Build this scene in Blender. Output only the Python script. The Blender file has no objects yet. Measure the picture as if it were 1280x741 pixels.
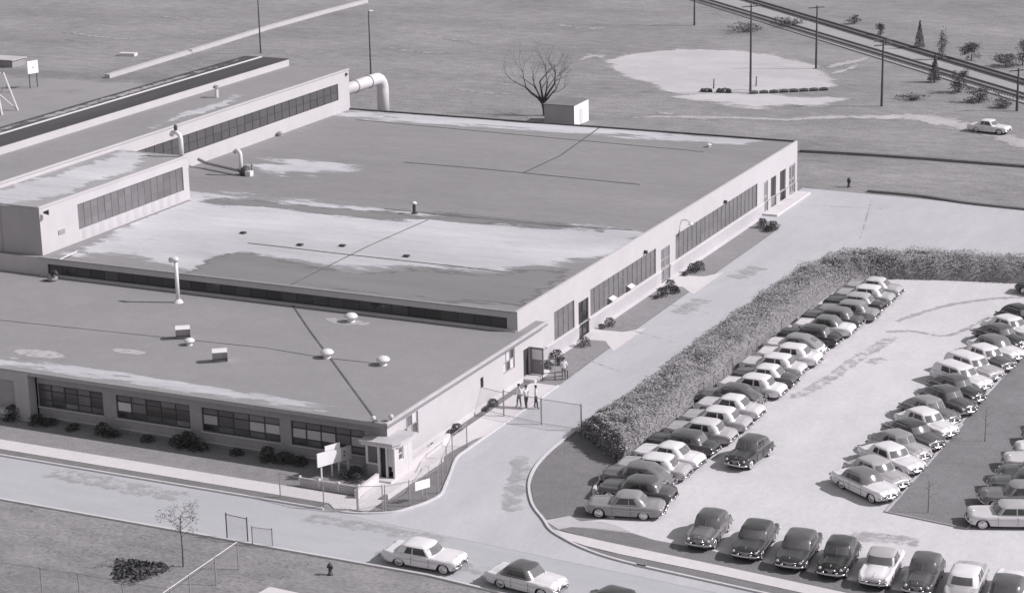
import bpy, math, random
from mathutils import Vector, Matrix, noise as mnoise
random.seed(7)
R = math.radians
scene = bpy.context.scene
col = scene.collection

# ------------------------------------------------------------------ camera
IW, IH = 1280, 741
CAM = Vector((65.952, -115.179, 50.459)); YAW, PIT, ROL, FPX = -0.45582, 0.279065, -0.022539, 2623.8
FWD = Vector((math.sin(YAW)*math.cos(PIT), math.cos(YAW)*math.cos(PIT), -math.sin(PIT)))
_r = Vector((math.cos(YAW), -math.sin(YAW), 0)); _u = _r.cross(FWD)
RGT = _r*math.cos(ROL) + _u*math.sin(ROL); UPV = -_r*math.sin(ROL) + _u*math.cos(ROL)
cd = bpy.data.cameras.new('camera'); cam = bpy.data.objects.new('camera', cd); col.objects.link(cam)
cam.matrix_world = Matrix(((RGT.x, UPV.x, -FWD.x, CAM.x), (RGT.y, UPV.y, -FWD.y, CAM.y), (RGT.z, UPV.z, -FWD.z, CAM.z), (0, 0, 0, 1)))
cd.sensor_width = 36; cd.lens = FPX/IW*36; cd.clip_end = 5000; cd.clip_start = 1
scene.camera = cam

# ------------------------------------------------------------------ sky, sun, exposure
SUN_EL = R(39); SUN_AZ = math.atan2(0.32, 0.95)         # the sun stands towards +X, a little +Y
w = bpy.data.worlds.new('World'); scene.world = w; w.use_nodes = True
nt = w.node_tree; bg = nt.nodes['Background']
sky = nt.nodes.new('ShaderNodeTexSky'); sky.sky_type = 'NISHITA'; sky.sun_disc = False
sky.sun_elevation = SUN_EL; sky.sun_rotation = math.pi/2 - SUN_AZ
hs = nt.nodes.new('ShaderNodeHueSaturation'); hs.inputs['Saturation'].default_value = 0.04
nt.links.new(sky.outputs[0], hs.inputs['Color']); nt.links.new(hs.outputs[0], bg.inputs['Color'])
bg.inputs['Strength'].default_value = 0.10
sd = bpy.data.lights.new('sun', 'SUN'); so = bpy.data.objects.new('sun', sd); col.objects.link(so)
sd.energy = 4.2; sd.angle = R(0.55); sd.color = (1.0, 0.975, 0.99)
sv = Vector((math.cos(SUN_AZ)*math.cos(SUN_EL), math.sin(SUN_AZ)*math.cos(SUN_EL), math.sin(SUN_EL)))
so.rotation_euler = sv.to_track_quat('Z', 'Y').to_euler(); so.location = (60, 20, 80)
vs = scene.view_settings; vs.view_transform = 'Standard'; vs.look = 'None'; vs.gamma = 1; vs.exposure = 0.0; vs.use_curve_mapping = False
scene.cycles.max_bounces = 6; scene.cycles.transparent_max_bounces = 12

def unp(x, y, ax=2, v=0.0):
    d = FWD + RGT*((x-IW/2)/FPX) - UPV*((y-IH/2)/FPX)
    t = (v-CAM[ax])/d[ax]
    return CAM + d*t
def px(x, y, z=0.0):
    q = unp(x, y, 2, z); return (q.x, q.y)

# ------------------------------------------------------------------ materials
def G(v, warm=0.0):
    return (v*(1.008+warm), v*0.966, v*(1.012-warm), 1)
MATS = {}
def mat(name, v, rough=.85, var=.12, scale=1.5, big=.08, bigscale=.12, bump=0.0, bumpscale=None, metallic=0, coat=0, spec=.3, warm=0.0,
        stretch=(1, 1, 1), rnd=0.0, edge=False, speck=0.0, use_object=False, crisp=(.15, .95, .42)):
    m = bpy.data.materials.new(name); MATS[name] = m; m.use_nodes = True
    t = m.node_tree; N = t.nodes; L = t.links; b = N['Principled BSDF']
    b.inputs['Roughness'].default_value = rough; b.inputs['Metallic'].default_value = metallic
    b.inputs['Specular IOR Level'].default_value = spec
    if coat: b.inputs['Coat Weight'].default_value = coat; b.inputs['Coat Roughness'].default_value = .06
    if use_object:
        tc = N.new('ShaderNodeTexCoord'); src = tc.outputs['Object']
    else:
        g = N.new('ShaderNodeNewGeometry'); src = g.outputs['Position']
    mp = N.new('ShaderNodeMapping'); mp.inputs['Scale'].default_value = stretch; L.new(src, mp.inputs['Vector'])
    def mul(a, c):
        q = N.new('ShaderNodeMath'); q.operation = 'MULTIPLY'
        L.new(a, q.inputs[0]); L.new(c, q.inputs[1]); return q.outputs[0]
    def rng(a, lo, hi, f0=.25, f1=.75):
        q = N.new('ShaderNodeMapRange'); q.inputs['From Min'].default_value = f0; q.inputs['From Max'].default_value = f1
        q.inputs['To Min'].default_value = lo; q.inputs['To Max'].default_value = hi; L.new(a, q.inputs['Value']); return q.outputs[0]
    def noi(sc, det=5, ro=.6):
        q = N.new('ShaderNodeTexNoise'); q.inputs['Scale'].default_value = sc; q.inputs['Detail'].default_value = det
        q.inputs['Roughness'].default_value = ro; L.new(mp.outputs[0], q.inputs['Vector']); return q.outputs['Fac']
    f = rng(noi(scale), 1-var, 1+var)
    if big: f = mul(f, rng(noi(bigscale, 4, .55), 1-big, 1+big))
    if speck: f = mul(f, rng(noi(scale*6, 3, .7), 1-speck, 1+speck, .3, .7))
    if rnd:
        oi = N.new('ShaderNodeObjectInfo'); f = mul(f, rng(oi.outputs['Random'], 1-rnd, 1+rnd, 0, 1))
    mx = N.new('ShaderNodeMix'); mx.data_type = 'RGBA'; mx.blend_type = 'MULTIPLY'; mx.inputs['Factor'].default_value = 1
    mx.inputs['A'].default_value = G(v, warm); cb = N.new('ShaderNodeCombineColor')
    for i in range(3): L.new(f, cb.inputs[i])
    L.new(cb.outputs[0], mx.inputs['B']); L.new(mx.outputs['Result'], b.inputs['Base Color'])
    if bump:
        bp = N.new('ShaderNodeBump'); bp.inputs['Strength'].default_value = bump; bp.inputs['Distance'].default_value = .05
        L.new(noi(bumpscale or scale*4, 4), bp.inputs['Height']); L.new(bp.outputs[0], b.inputs['Normal'])
    if edge:                                            # frayed outline: the sheet thins out towards its rim
        at = N.new('ShaderNodeAttribute'); at.attribute_name = 'edge'
        nn = rng(noi(edge, 8, .72), -crisp[2], crisp[2])
        ad = N.new('ShaderNodeMath'); ad.operation = 'ADD'; L.new(at.outputs['Fac'], ad.inputs[0]); L.new(nn, ad.inputs[1])
        a = rng(ad.outputs[0], 0, 1, crisp[0], crisp[1])
        L.new(a, b.inputs['Alpha'])
    return m

mat('field', .255, var=.20, scale=.55, big=.20, bigscale=.06, bump=.6, bumpscale=2.5, stretch=(.7, 1.3, 1), speck=.24)
mat('lawn', 0.26, var=.10, scale=1.2, big=.10, bigscale=.15, bump=.4, bumpscale=6, speck=.20)
mat('lawn_island', .215, var=.10, scale=1.2, big=.10, bigscale=.2, bump=.4, bumpscale=6, speck=.20, warm=-.012)
mat('lawn_dark', 0.195, var=.10, scale=1.2, big=.14, bigscale=.2, bump=.4, bumpscale=6, speck=.20)
mat('road', 0.445, rough=.9, var=.05, scale=.8, big=.06, bigscale=.12, bump=.1, bumpscale=12, stretch=(.35, 1.4, 1), warm=-.028, speck=.045)
mat('drive', 0.475, rough=.9, var=.06, scale=.6, big=.07, bigscale=.14, bump=.1, bumpscale=12, stretch=(1.2, .4, 1), warm=-.024, speck=.045)
mat('lot', 0.585, rough=.95, var=.07, scale=.5, big=.06, bigscale=.09, bump=.3, bumpscale=10, stretch=(1, .5, 1), warm=-.004, speck=.06)
mat('concrete', 0.6, rough=.9, var=.06, scale=1.5, big=.05, bump=.1, warm=.012)
mat('concrete_grey', .47, rough=.9, var=.07, scale=1.5, big=.05, bump=.1)
mat('kerb', 0.58, rough=.9, var=.10, scale=2.5, big=.05)
mat('sand', .49, crisp=(.3, .65, .7), var=.10, scale=.25, big=.10, bigscale=.05, edge=.22, stretch=(.5, 1, 1), speck=.06)
mat('dirt_path', .42, var=.14, scale=.4, big=.12, edge=.45, crisp=(.3, .75, .75), speck=.08)
mat('scuff', .34, var=.14, scale=.8, big=.1, edge=.8, crisp=(.3, .8, .8))
mat('stain', 0.42, var=.1, scale=.8, big=.1, edge=1.1, crisp=(.25, 1.1, .75))
mat('yard', .285, var=.07, scale=.3, big=.07, bigscale=.05, edge=.2)
mat('ballast', 0.35, var=.12, scale=1.5, big=.08, bump=.4, bumpscale=5)
mat('rail', 0.2, rough=.5, var=.1, metallic=.3)
mat('tie', .17, var=.25); mat('tie_pale', .30, var=.2)
mat('roof_office', 0.27, var=.05, scale=.6, big=.06, bigscale=.1, bump=.15, bumpscale=14, speck=.05)
mat('roof_hall', .255, var=.06, scale=.4, big=.07, bigscale=.07, bump=.15, bumpscale=14, stretch=(.35, 1.2, 1), speck=.08)
mat('roof_pale', .51, var=.10, scale=.5, big=.17, bigscale=.12, edge=.34, crisp=(.32, .62, .75), stretch=(.32, 1.3, 1), speck=.07, warm=-.022)
mat('roof_dark', .215, var=.07, scale=.4, big=.08, edge=.4, crisp=(.32, .6, .7), stretch=(.3, 1.3, 1))
mat('roof_pent', 0.33, var=.10, scale=.5, big=.1, bigscale=.15, stretch=(1.2, .4, 1))
mat('roof_tar', .075, var=.18, scale=.4, big=.2, bigscale=.08, stretch=(2, .25, 1))
mat('seam', .12, var=.3, scale=.6)
mat('wall_white', 0.5, rough=.85, var=.035, scale=.8, big=.04, bigscale=.25, warm=.010)
mat('wall_plinth', 0.46, rough=.9, var=.05, scale=1.2, big=.06)
mat('wall_brick', 0.31, rough=.9, var=.10, scale=2.5, big=.06)
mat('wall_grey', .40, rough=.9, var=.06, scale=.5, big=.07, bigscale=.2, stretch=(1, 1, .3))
mat('metal_white', 0.67, rough=.45, var=.05, scale=3, big=.04, spec=.5)
mat('metal_grey', .30, rough=.5, var=.12, scale=3, spec=.5)
mat('metal_dark', .07, rough=.55, var=.2, scale=3)
mat('flashing', .50, rough=.6, var=.1, scale=1)
mat('sash', .07, rough=.6, var=.1)
mat('sash_pale', .34, rough=.6, var=.1)
mat('glass_dark', 0.045, rough=.12, var=.2, scale=.6, spec=.6, rnd=.5)
mat('glass_shade', .11, rough=.2, var=.25, scale=.8, spec=.5, rnd=.45)
mat('blind', .50, rough=.7, var=.08, rnd=.25)
mat('glass_obscure', 0.17, rough=.35, var=.10, scale=.6, spec=.5, rnd=.10, stretch=(1, 1, .3))
mat('glass_monitor', .10, rough=.35, var=.10, scale=.6, spec=.4, rnd=.10); mat('sash_mid', .20, rough=.6, var=.1)
mat('door_dark', .06, rough=.6, var=.2)
mat('door_grey', .22, rough=.6, var=.1)
mat('wood_pole', .10, rough=.9, var=.2, scale=2)
mat('wire', .36, rough=.5, var=.1, metallic=.4)
mat('bark', .085, rough=.95, var=.25, scale=3)
mat('leaf_dark', 0.075, rough=.7, var=.35, scale=1.3, big=.2, bigscale=.5)
mat('leaf_far', .16, rough=.8, var=.3, scale=1.0, big=.15)  # lightened leaves: the haze of distance is put into the colour
mat('leaf_mid', 0.17, rough=.75, var=.3, scale=1.3, big=.15, bigscale=.4)
mat('hedge_leaf', 0.34, rough=.9, var=.16, scale=.9, big=.14, bigscale=.25, speck=.06)
mat('hedge_core', 0.22, rough=.95, var=.3, scale=2)
mat('grass_tuft', .19, rough=.9, var=.3, scale=.8)
mat('tyre', .025, rough=.85, var=.1)
mat('whitewall', .70, rough=.7, var=.05)
mat('chrome', .62, rough=.16, var=.03, metallic=1.0)
mat('lens', .55, rough=.1, var=.02, spec=.6)
mat('tail_lens', .10, rough=.2, var=.02)
mat('sign_white', .84, rough=.6, var=.03); mat('car_screen', .15, rough=.10, var=.2, scale=2, spec=.7)  # car_screen: pale reflection on front and rear glass put into the base colour
mat('car_glass', .050, rough=.12, var=.1, spec=.7)
for nm, v in (('white', .76), ('cream', .62), ('light', .43), ('silver', .27), ('grey', .165), ('slate', .095), ('dark', .055), ('black', .030)):
    mat('paint_'+nm, v, rough=.32, var=.02, scale=.8, big=0, coat=.7, spec=.4)
mat('skin', .38, rough=.6, var=.05); mat('cloth_white', .72, rough=.9, var=.06); mat('cloth_dark', .05, rough=.9, var=.15); mat('cloth_grey', .20, rough=.9, var=.1); mat('hair', .03, rough=.6, var=.1)

# ------------------------------------------------------------------ mesh helpers
def tag(o, label=None, cat=None, group=None, kind=None):
    if label: o['label'] = label
    if cat: o['category'] = cat
    if group: o['group'] = group
    if kind: o['kind'] = kind
    return o
def empty(name, loc=(0, 0, 0), rz=0.0):
    o = bpy.data.objects.new(name, None); col.objects.link(o); o.location = loc; o.rotation_euler.z = rz
    o.empty_display_size = .3
    return o
def link(name, me, parent=None, loc=None, rz=None):
    o = bpy.data.objects.new(name, me); col.objects.link(o)
    if parent: o.parent = parent
    if loc is not None: o.location = loc
    if rz is not None: o.rotation_euler.z = rz
    return o
class MB:
    def __init__(s): s.v = []; s.f = []; s.mi = []; s.k = 0
    def add(s, vs, fs):
        n = len(s.v); s.v += [tuple(q) for q in vs]; s.f += [tuple(i+n for i in f) for f in fs]; s.mi += [s.k]*len(fs); return s
    def box(s, x0, x1, y0, y1, z0, z1):
        return s.add([(x0, y0, z0), (x1, y0, z0), (x1, y1, z0), (x0, y1, z0), (x0, y0, z1), (x1, y0, z1), (x1, y1, z1), (x0, y1, z1)],
                     [(0, 3, 2, 1), (4, 5, 6, 7), (0, 1, 5, 4), (1, 2, 6, 5), (2, 3, 7, 6), (3, 0, 4, 7)])
    def prism(s, poly, z0, z1):
        n = len(poly)
        a = sum(poly[i][0]*poly[(i+1) % n][1]-poly[(i+1) % n][0]*poly[i][1] for i in range(n))
        if a < 0: poly = poly[::-1]
        return s.add([(p[0], p[1], z0) for p in poly]+[(p[0], p[1], z1) for p in poly],
                     [tuple(range(n-1, -1, -1)), tuple(range(n, 2*n))]+[(i, (i+1) % n, n+(i+1) % n, n+i) for i in range(n)])
    def sheet(s, poly, z):
        n = len(poly); a = sum(poly[i][0]*poly[(i+1) % n][1]-poly[(i+1) % n][0]*poly[i][1] for i in range(n))
        if a < 0: poly = poly[::-1]
        return s.add([(p[0], p[1], z) for p in poly], [tuple(range(n))])
    def tube(s, pts, r, n=8, caps=True):
        pts = [Vector(p) for p in pts]; rs = r if isinstance(r, (list, tuple)) else [r]*len(pts)
        vs = []; fs = []; up = None
        for i, p in enumerate(pts):
            d = (pts[min(i+1, len(pts)-1)]-pts[max(i-1, 0)]).normalized()
            if up is None: up = d.orthogonal().normalized()
            a = (up-d*up.dot(d)); a = a.normalized() if a.length > 1e-5 else d.orthogonal().normalized(); up = a; b = d.cross(a)
            for k in range(n):
                t = 2*math.pi*k/n; vs.append(p+(a*math.cos(t)+b*math.sin(t))*rs[i])
        for i in range(len(pts)-1):
            for k in range(n):
                fs.append((i*n+k, i*n+(k+1) % n, (i+1)*n+(k+1) % n, (i+1)*n+k))
        if caps: fs += [tuple(range(n-1, -1, -1)), tuple(range((len(pts)-1)*n, len(pts)*n))]
        return s.add(vs, fs)
    def lathe(s, prof, n=16, c=(0, 0, 0), axis='z'):
        vs = []; fs = []
        for (r, h) in prof:
            for k in range(n):
                t = 2*math.pi*k/n
                q = (r*math.cos(t), r*math.sin(t), h) if axis == 'z' else (r*math.cos(t), h, r*math.sin(t)) if axis == 'y' else (h, r*math.cos(t), r*math.sin(t))
                vs.append((q[0]+c[0], q[1]+c[1], q[2]+c[2]))
        for i in range(len(prof)-1):
            for k in range(n):
                q = (i*n+k, i*n+(k+1) % n, (i+1)*n+(k+1) % n, (i+1)*n+k)
                fs.append(q if axis != 'y' else q[::-1])
        if prof[0][0] > 1e-4: fs.append(tuple(range(n-1, -1, -1)) if axis != 'y' else tuple(range(n)))
        if prof[-1][0] > 1e-4: fs.append(tuple(range((len(prof)-1)*n, len(prof)*n)) if axis != 'y' else tuple(range(len(prof)*n-1, (len(prof)-1)*n-1, -1)))
        return s.add(vs, fs)
    def mesh(s, name, m, smooth=False):
        me = bpy.data.meshes.new(name); me.from_pydata(s.v, [], s.f)
        ms = m if isinstance(m, (list, tuple)) else [m]
        for q in ms: me.materials.append(MATS[q] if isinstance(q, str) else q)
        if len(ms) > 1: me.polygons.foreach_set('material_index', s.mi)
        if smooth: me.polygons.foreach_set('use_smooth', [True]*len(s.f))
        me.update(); return me
    def build(s, name, m, parent=None, loc=None, rz=None, smooth=False):
        return link(name, s.mesh(name, m, smooth), parent, loc, rz)
def copy_tree(o, parent=None):
    c = o.copy(); col.objects.link(c); c.parent = parent
    for ch in o.children: copy_tree(ch, c)
    return c
def struct(name, mb, m, label=None, cat=None, kind='structure'):
    o = mb.build(name, m); o['kind'] = kind
    if label: o['label'] = label
    if cat: o['category'] = cat
    return o
def edge_attr(me, vals):
    a = me.attributes.new('edge', 'FLOAT', 'POINT'); a.data.foreach_set('value', vals)
def blob(poly, z, inner=.55, soft=None, peak=1.1):
    """sheet laid as a grid over an outline; 'edge' falls off across the rim"""
    x0, x1 = min(p[0] for p in poly), max(p[0] for p in poly); y0, y1 = min(p[1] for p in poly), max(p[1] for p in poly)
    sz = max(x1-x0, y1-y0); soft = soft or sz*.045; st = max(sz/64, .12); mg = soft*1.2
    nx, ny = int((x1-x0+2*mg)/st)+2, int((y1-y0+2*mg)/st)+2; mb = MB(); ev = []; keep = {}
    n = len(poly)
    def sd(x, y):
        d = 1e9; ins = False
        for a in range(n):
            ax, ay = poly[a]; bx, by = poly[(a+1) % n]; ex, ey = bx-ax, by-ay; l = ex*ex+ey*ey or 1e-9
            t = max(0, min(1, ((x-ax)*ex+(y-ay)*ey)/l)); d = min(d, math.hypot(x-ax-ex*t, y-ay-ey*t))
            if (ay > y) != (by > y) and x < ex*(y-ay)/(by-ay)+ax: ins = not ins
        return d if ins else -d
    val = [[sd(x0-mg+i*st, y0-mg+j*st) for j in range(ny)] for i in range(nx)]
    def vid(i, j):
        if (i, j) not in keep:
            keep[(i, j)] = len(mb.v); mb.v.append((x0-mg+i*st, y0-mg+j*st, z)); ev.append(max(0, min(peak, .5*peak*(1+val[i][j]/soft))))
        return keep[(i, j)]
    for i in range(nx-1):
        for j in range(ny-1):
            if max(val[i][j], val[i+1][j], val[i][j+1], val[i+1][j+1]) > -soft: mb.f.append((vid(i, j), vid(i+1, j), vid(i+1, j+1), vid(i, j+1)))
    mb.mi = [0]*len(mb.f)
    return mb, ev
def strip(path, wd, z, peak=1.15):
    """ribbon along a path whose two sides thin out"""
    mb = MB(); vs = []; ev = []; n = len(path)
    for i, p in enumerate(path):
        a = path[max(i-1, 0)]; b = path[min(i+1, n-1)]; d = Vector((b[0]-a[0], b[1]-a[1])).normalized(); nn = Vector((-d.y, d.x))
        wi = wd[i] if isinstance(wd, (list, tuple)) else wd
        for t, e in ((-1, 0), (-.55, .55), (0, peak), (.55, .55), (1, 0)):
            vs.append((p[0]+nn.x*wi/2*t, p[1]+nn.y*wi/2*t, z)); ev.append(e if 0 < i < n-1 else min(e, .2))
    for i in range(n-1):
        for k in range(4): mb.f.append((i*5+k, (i+1)*5+k, (i+1)*5+k+1, i*5+k+1))
    mb.v = vs; mb.mi = [0]*len(mb.f)
    return mb, ev
def patch(name, mbev, m, parent=None, **kw):
    if parent is not None and parent.name.startswith('roof') and parent.parent.name == 'factory_hall':      # stay inside the parapets
        mbev[0].v = [(max(-45.9, min(XW-.24, v[0])) if v[1] < 45.3 else min(XW-.24, v[0]), max(YH+.24, min(YB-.27, v[1])), v[2]) for v in mbev[0].v]
    o = mbev[0].build(name, m, parent); edge_attr(o.data, mbev[1])
    if parent is None: o['kind'] = kw.get('kind', 'structure')
    return o
def smooth_path(pts, k=6):
    out = []
    n = len(pts)
    for i in range(n-1):
        p0 = pts[max(i-1, 0)]; p1 = pts[i]; p2 = pts[i+1]; p3 = pts[min(i+2, n-1)]
        for j in range(k):
            t = j/k
            out.append(tuple(.5*((2*p1[c])+(-p0[c]+p2[c])*t+(2*p0[c]-5*p1[c]+4*p2[c]-p3[c])*t*t+(-p0[c]+3*p1[c]-3*p2[c]+p3[c])*t**3) for c in (0, 1)))
    out.append(tuple(pts[-1])); return out
def ribbon_prism(path, wd, z0, z1):
    """raised kerb or low wall following a path"""
    mb = MB(); n = len(path)
    for i, p in enumerate(path):
        a = path[max(i-1, 0)]; b = path[min(i+1, n-1)]; d = Vector((b[0]-a[0], b[1]-a[1])).normalized(); nn = Vector((-d.y, d.x))*wd/2
        mb.v += [(p[0]+nn.x, p[1]+nn.y, z0), (p[0]+nn.x, p[1]+nn.y, z1), (p[0]-nn.x, p[1]-nn.y, z1), (p[0]-nn.x, p[1]-nn.y, z0)]
    for i in range(n-1):
        for k in range(3): mb.f.append((i*4+k, (i+1)*4+k, (i+1)*4+k+1, i*4+k+1))
    mb.f += [(0, 1, 2, 3), ((n-1)*4+3, (n-1)*4+2, (n-1)*4+1, (n-1)*4)]; mb.mi = [0]*len(mb.f)
    return mb

# ------------------------------------------------------------------ the ground and paving
struct('ground', MB().sheet([(-900, -400), (900, -400), (900, 1500), (-900, 1500)], 0), 'field')
KR = [(7.8, 13.2), (7.8, 9.2), (8.2, 5.75), (9.16, 2.6), (10.9, -.6), (12.7, -2.75), (13.9, -4.2), (15.5, -5.3), (16.9, -6.05), (18.85, -6.75), (21.5, -7.23), (26.5, -7.8), (80, -13.6)]
KRs = smooth_path(KR, 5)
KL = [(-1.3, -6.72), (1.2, -6.45), (3.2, -5.45), (3.97, -4.2), (4.48, -2.91), (4.65, -1.44), (4.1, .31), (3.43, 2.3), (2.5, 5.0), (2.4, 7), (2.4, 10), (2.45, 22)]
KLs = smooth_path(KL, 5)
HO = [(8.35, 13.3), (8.8, 20), (9.0, 40), (9.4, 56), (11, 62), (16, 66.3), (27, 68.5), (45, 70.2), (90, 73)]
struct('road', MB().sheet([(-300, -13.3), (10, -13.3), (30, -15.6), (120, -25.5), (120, -18), (80, -13.7), (26.5, -7.85), (16, -6.5), (10, -6.7), (-300, -6.7)], .010), 'road')
struct('driveway', MB().sheet([(-1.3, -6.75)]+KLs+[(2.3, 31), (2.3, 72), (2.0, 75.5), (-1, 77), (-1, 91.3), (22.5, 90.2), (120, 86)]+[(120, 75)]+HO[::-1]+KRs[:-1], .018), 'drive')
LOTB = [(14.84, -3.2), (16.34, -2.86), (18.75, -2.6), (20.44, -3.1), (24.25, -3.3), (27.5, -3.75), (33.1, -4.3), (80, -9.5)]
struct('parking_lot', MB().sheet([(13.9, 8), (13.5, 3.6), (14, 2.24), (14.8, .75), (15.8, -.3), (16.5, -.7), (15.4, -1.6), (14.6, -2.2)]+LOTB+[(110, -12), (110, 68), (45, 65.2), (28.5, 62.9), (18.5, 60.7), (15, 58.9), (13.9, 55), (13.5, 40), (13.6, 16)], .014), 'lot')
# lawns, each a low raised bed of turf
struct('lawn_front', MB().sheet([(-300, -4.0), (-4.9, -4.0), (-4.9, -2.8), (-1.5, -2.8), (-1.5, .7), (-300, .7)], .02), 'lawn')
struct('verge_front', MB().sheet([(-300, -6.55), (-1.7, -6.55), (-1.5, -5.66), (-300, -5.66)], .03), 'lawn_dark')
struct('sidewalk_front', MB().prism([(-300, -5.62), (-1.4, -5.62), (-.6, -6.3), (.2, -6.0), (1.0, -4.0), (-300, -4.0)], 0, .05), 'concrete')
struct('kerb_front', MB().box(-300, -1.2, -6.74, -6.58, 0, .12), 'kerb')
struct('kerb_south', MB().prism([(-300, -13.32), (10, -13.32), (30, -15.62), (120, -25.52), (120, -25.7), (30, -15.8), (10, -13.5), (-300, -13.5)], 0, .11), 'kerb')
struct('kerb_gate_lawn', ribbon_prism(KRs, .17, 0, .13), 'kerb')
struct('kerb_entry', ribbon_prism(KLs[3:], .15, 0, .12), 'kerb')
struct('lawn_gate', MB().sheet([(7.9, 13.0), (7.95, 9.2), (8.35, 5.75), (9.3, 2.6), (11.0, -.5), (12.75, -2.6), (13.9, -1.5), (15, -2.05), (16.3, -1.1), (15.7, -.3), (14.7, .7), (13.9, 2.24), (13.4, 3.6), (13.7, 8), (8.6, 13.2)], .026), 'lawn_dark')
struct('kerb_lot', ribbon_prism(smooth_path([(13.3, 5.0), (13.5, 3.6), (14.0, 2.24), (14.85, .75), (15.9, -.35), (16.7, -.75)], 5), .16, 0, .14), 'kerb')
struct('ramp', MB().prism([(12.85, -2.85), (13.95, -1.5), (15, -2.1), (16.2, -1.6), (17.4, -1.85), (18.6, -2.5), (16.3, -2.8), (14.84, -3.15), (14.2, -3.8)], 0, .034), 'concrete_grey')
struct('sidewalk_lot', MB().prism([(14.0, -4.0), (14.47, -4.1), (17.3, -4.5), (25.6, -5.3), (80, -11.2), (80, -12.6), (26, -6.55), (19.4, -6.0), (16.8, -5.6), (15.4, -5.1)], 0, .05), 'concrete')
struct('verge_lot', MB().sheet([(14.3, -3.9)]+LOTB+[(80, -11.2), (25.6, -5.3), (17.3, -4.5)], .03), 'lawn_dark')
struct('verge_kerbside', MB().sheet([(16.9, -5.75), (19.4, -6.05), (26, -6.6), (80, -12.65), (80, -13.4), (26.5, -7.65), (21.5, -7.08), (18.85, -6.6)], .03), 'lawn_dark')
ISL = [(32.25, 6.75), (37.7, 5.95), (38.1, 20), (38.6, 60), (33.6, 60), (32.5, 25)]
struct('island_lawn', MB().sheet(ISL, .028), 'lawn_island')
struct('kerb_island', ribbon_prism([(32.6, 25), (32.25, 6.8), (37.7, 6.0), (38.0, 16)], .16, 0, .10), 'concrete_grey')
struct('lawn_hall', MB().sheet([(-.6, 22), (2.2, 22), (2.2, 74.5), (1.9, 75.3), (-.6, 75.3)], .024), 'lawn')
struct('walk_hall', MB().sheet([(-1, 27.0), (-.5, 27), (-.5, 33.6), (1.2, 33.9), (2.9, 31.5), (2.9, 38.5), (1.6, 36.7), (-.5, 36.5), (-.5, 51), (1.2, 51.1), (2.9, 49.2), (2.9, 57), (1.7, 55), (-.5, 54.6), (-.5, 77), (-1, 77)], .031), 'concrete')
struct('entry_bed', MB().sheet([(-1.0, 1.5), (.2, 1.5), (.2, 21.5), (-1.0, 22)], .03), 'lawn_dark')
struct('entry_lawn', MB().sheet([(1.7, -4.9), (3.2, -5.2), (3.85, -4.15), (4.35, -2.91), (4.5, -1.44), (3.95, .31), (3.3, 2.3), (2.4, 5), (1.9, 8.5), (1.5, 5)], .032), 'lawn_dark')
struct('entry_walk', MB().sheet([(.2, -5.9), (1.7, -6.1), (1.72, -1), (1.5, 6), (1.9, 9), (2.35, 10), (2.35, 22), (.2, 22), (.2, 1.4), (-.3, -.4)], .028), 'concrete')
# the walls that hold the entry beds
for (a, b, h, nm, lb) in (((.45, 1.2), (.25, 8.2), .5, 'garden_wall', 'low white wall between the entrance walk and the office side bed'),
                      ((1.75, -3.6), (1.8, 4.2), .42, 'garden_wall', 'low white wall edging the small lawn beside the entrance walk')):
    o = ribbon_prism([a, b], .28, 0, h).build(nm, 'concrete'); tag(o, lb, 'wall', 'low walls by the office entrance')
# yard and worn earth behind the works
patch('yard', blob([(-170, 60), (-60, 60), (-62, 100), (-76, 118), (-98, 122.5), (-131, 121.5), (-170, 120)], .012, .9), 'yard')
patch('sand_ground', blob([px(*q) for q in ((757, 77), (790, 69), (850, 62), (910, 63), (960, 68), (1010, 80), (1040, 98), (1038, 108), (985, 112), (940, 117), (890, 119), (850, 117), (810, 105), (775, 92))], .016, .9), 'sand')
patch('sand_spill', strip([px(*q) for q in ((830, 121), (870, 122), (905, 121), (960, 127), (1000, 128), (1040, 124), (1075, 124))], [4, 8, 12, 14, 13, 8, 3], .022), 'sand')
patch('sand_spill_west', strip([px(*q) for q in ((715, 78), (740, 70), (765, 74))], [2, 6, 7], .022), 'dirt_path')
patch('dirt_track', strip([px(*q) for q in ((760, 150), (820, 146), (880, 147), (930, 148), (985, 150), (1045, 146), (1100, 147), (1150, 146), (1180, 152), (1210, 160), (1245, 168), (1285, 182), (1340, 200))], [1.2, 2, 2.5, 2.5, 3, 3.5, 4, 8, 8, 6, 6, 6, 6], .024), 'dirt_path')
patch('dirt_track_upper', strip([px(*q) for q in ((1020, 88), (1045, 82), (1080, 74), (1092, 70))], [2, 3, 3, 2], .024), 'dirt_path')
patch('dirt_track_lower', strip([px(*q) for q in ((1025, 95), (1050, 90), (1085, 78))], [2, 2, 2], .026), 'dirt_path')
for i, q in enumerate((((480, 60), (560, 66)), ((530, 40), (600, 55)), ((690, 30), (760, 36)), ((1100, 195), (1280, 204)), ((80, 40), (180, 50)), ((200, 20), (290, 26)), ((560, 110), (640, 118)), ((820, 140), (900, 150)))):
    patch('worn_ground', strip(smooth_path([px(*q[0]), px((q[0][0]+q[1][0])/2, (q[0][1]+q[1][1])/2+2), px(*q[1])], 4), random.uniform(1.5, 4), .02, .75), 'scuff')
# the ditch behind the apron is a furrow: a low dark earth bank
struct('ditch_bank', ribbon_prism(smooth_path([px(1000, 190), px(1060, 193), px(1150, 199), px(1280, 209), px(1420, 219)], 6), .7, 0, .3), 'lawn_dark')
struct('apron_edge_bank', ribbon_prism(smooth_path([px(1085, 240), px(1150, 246), px(1210, 255), px(1285, 263), px(1400, 275)], 6), .5, 0, .25), 'lawn_dark')
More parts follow.
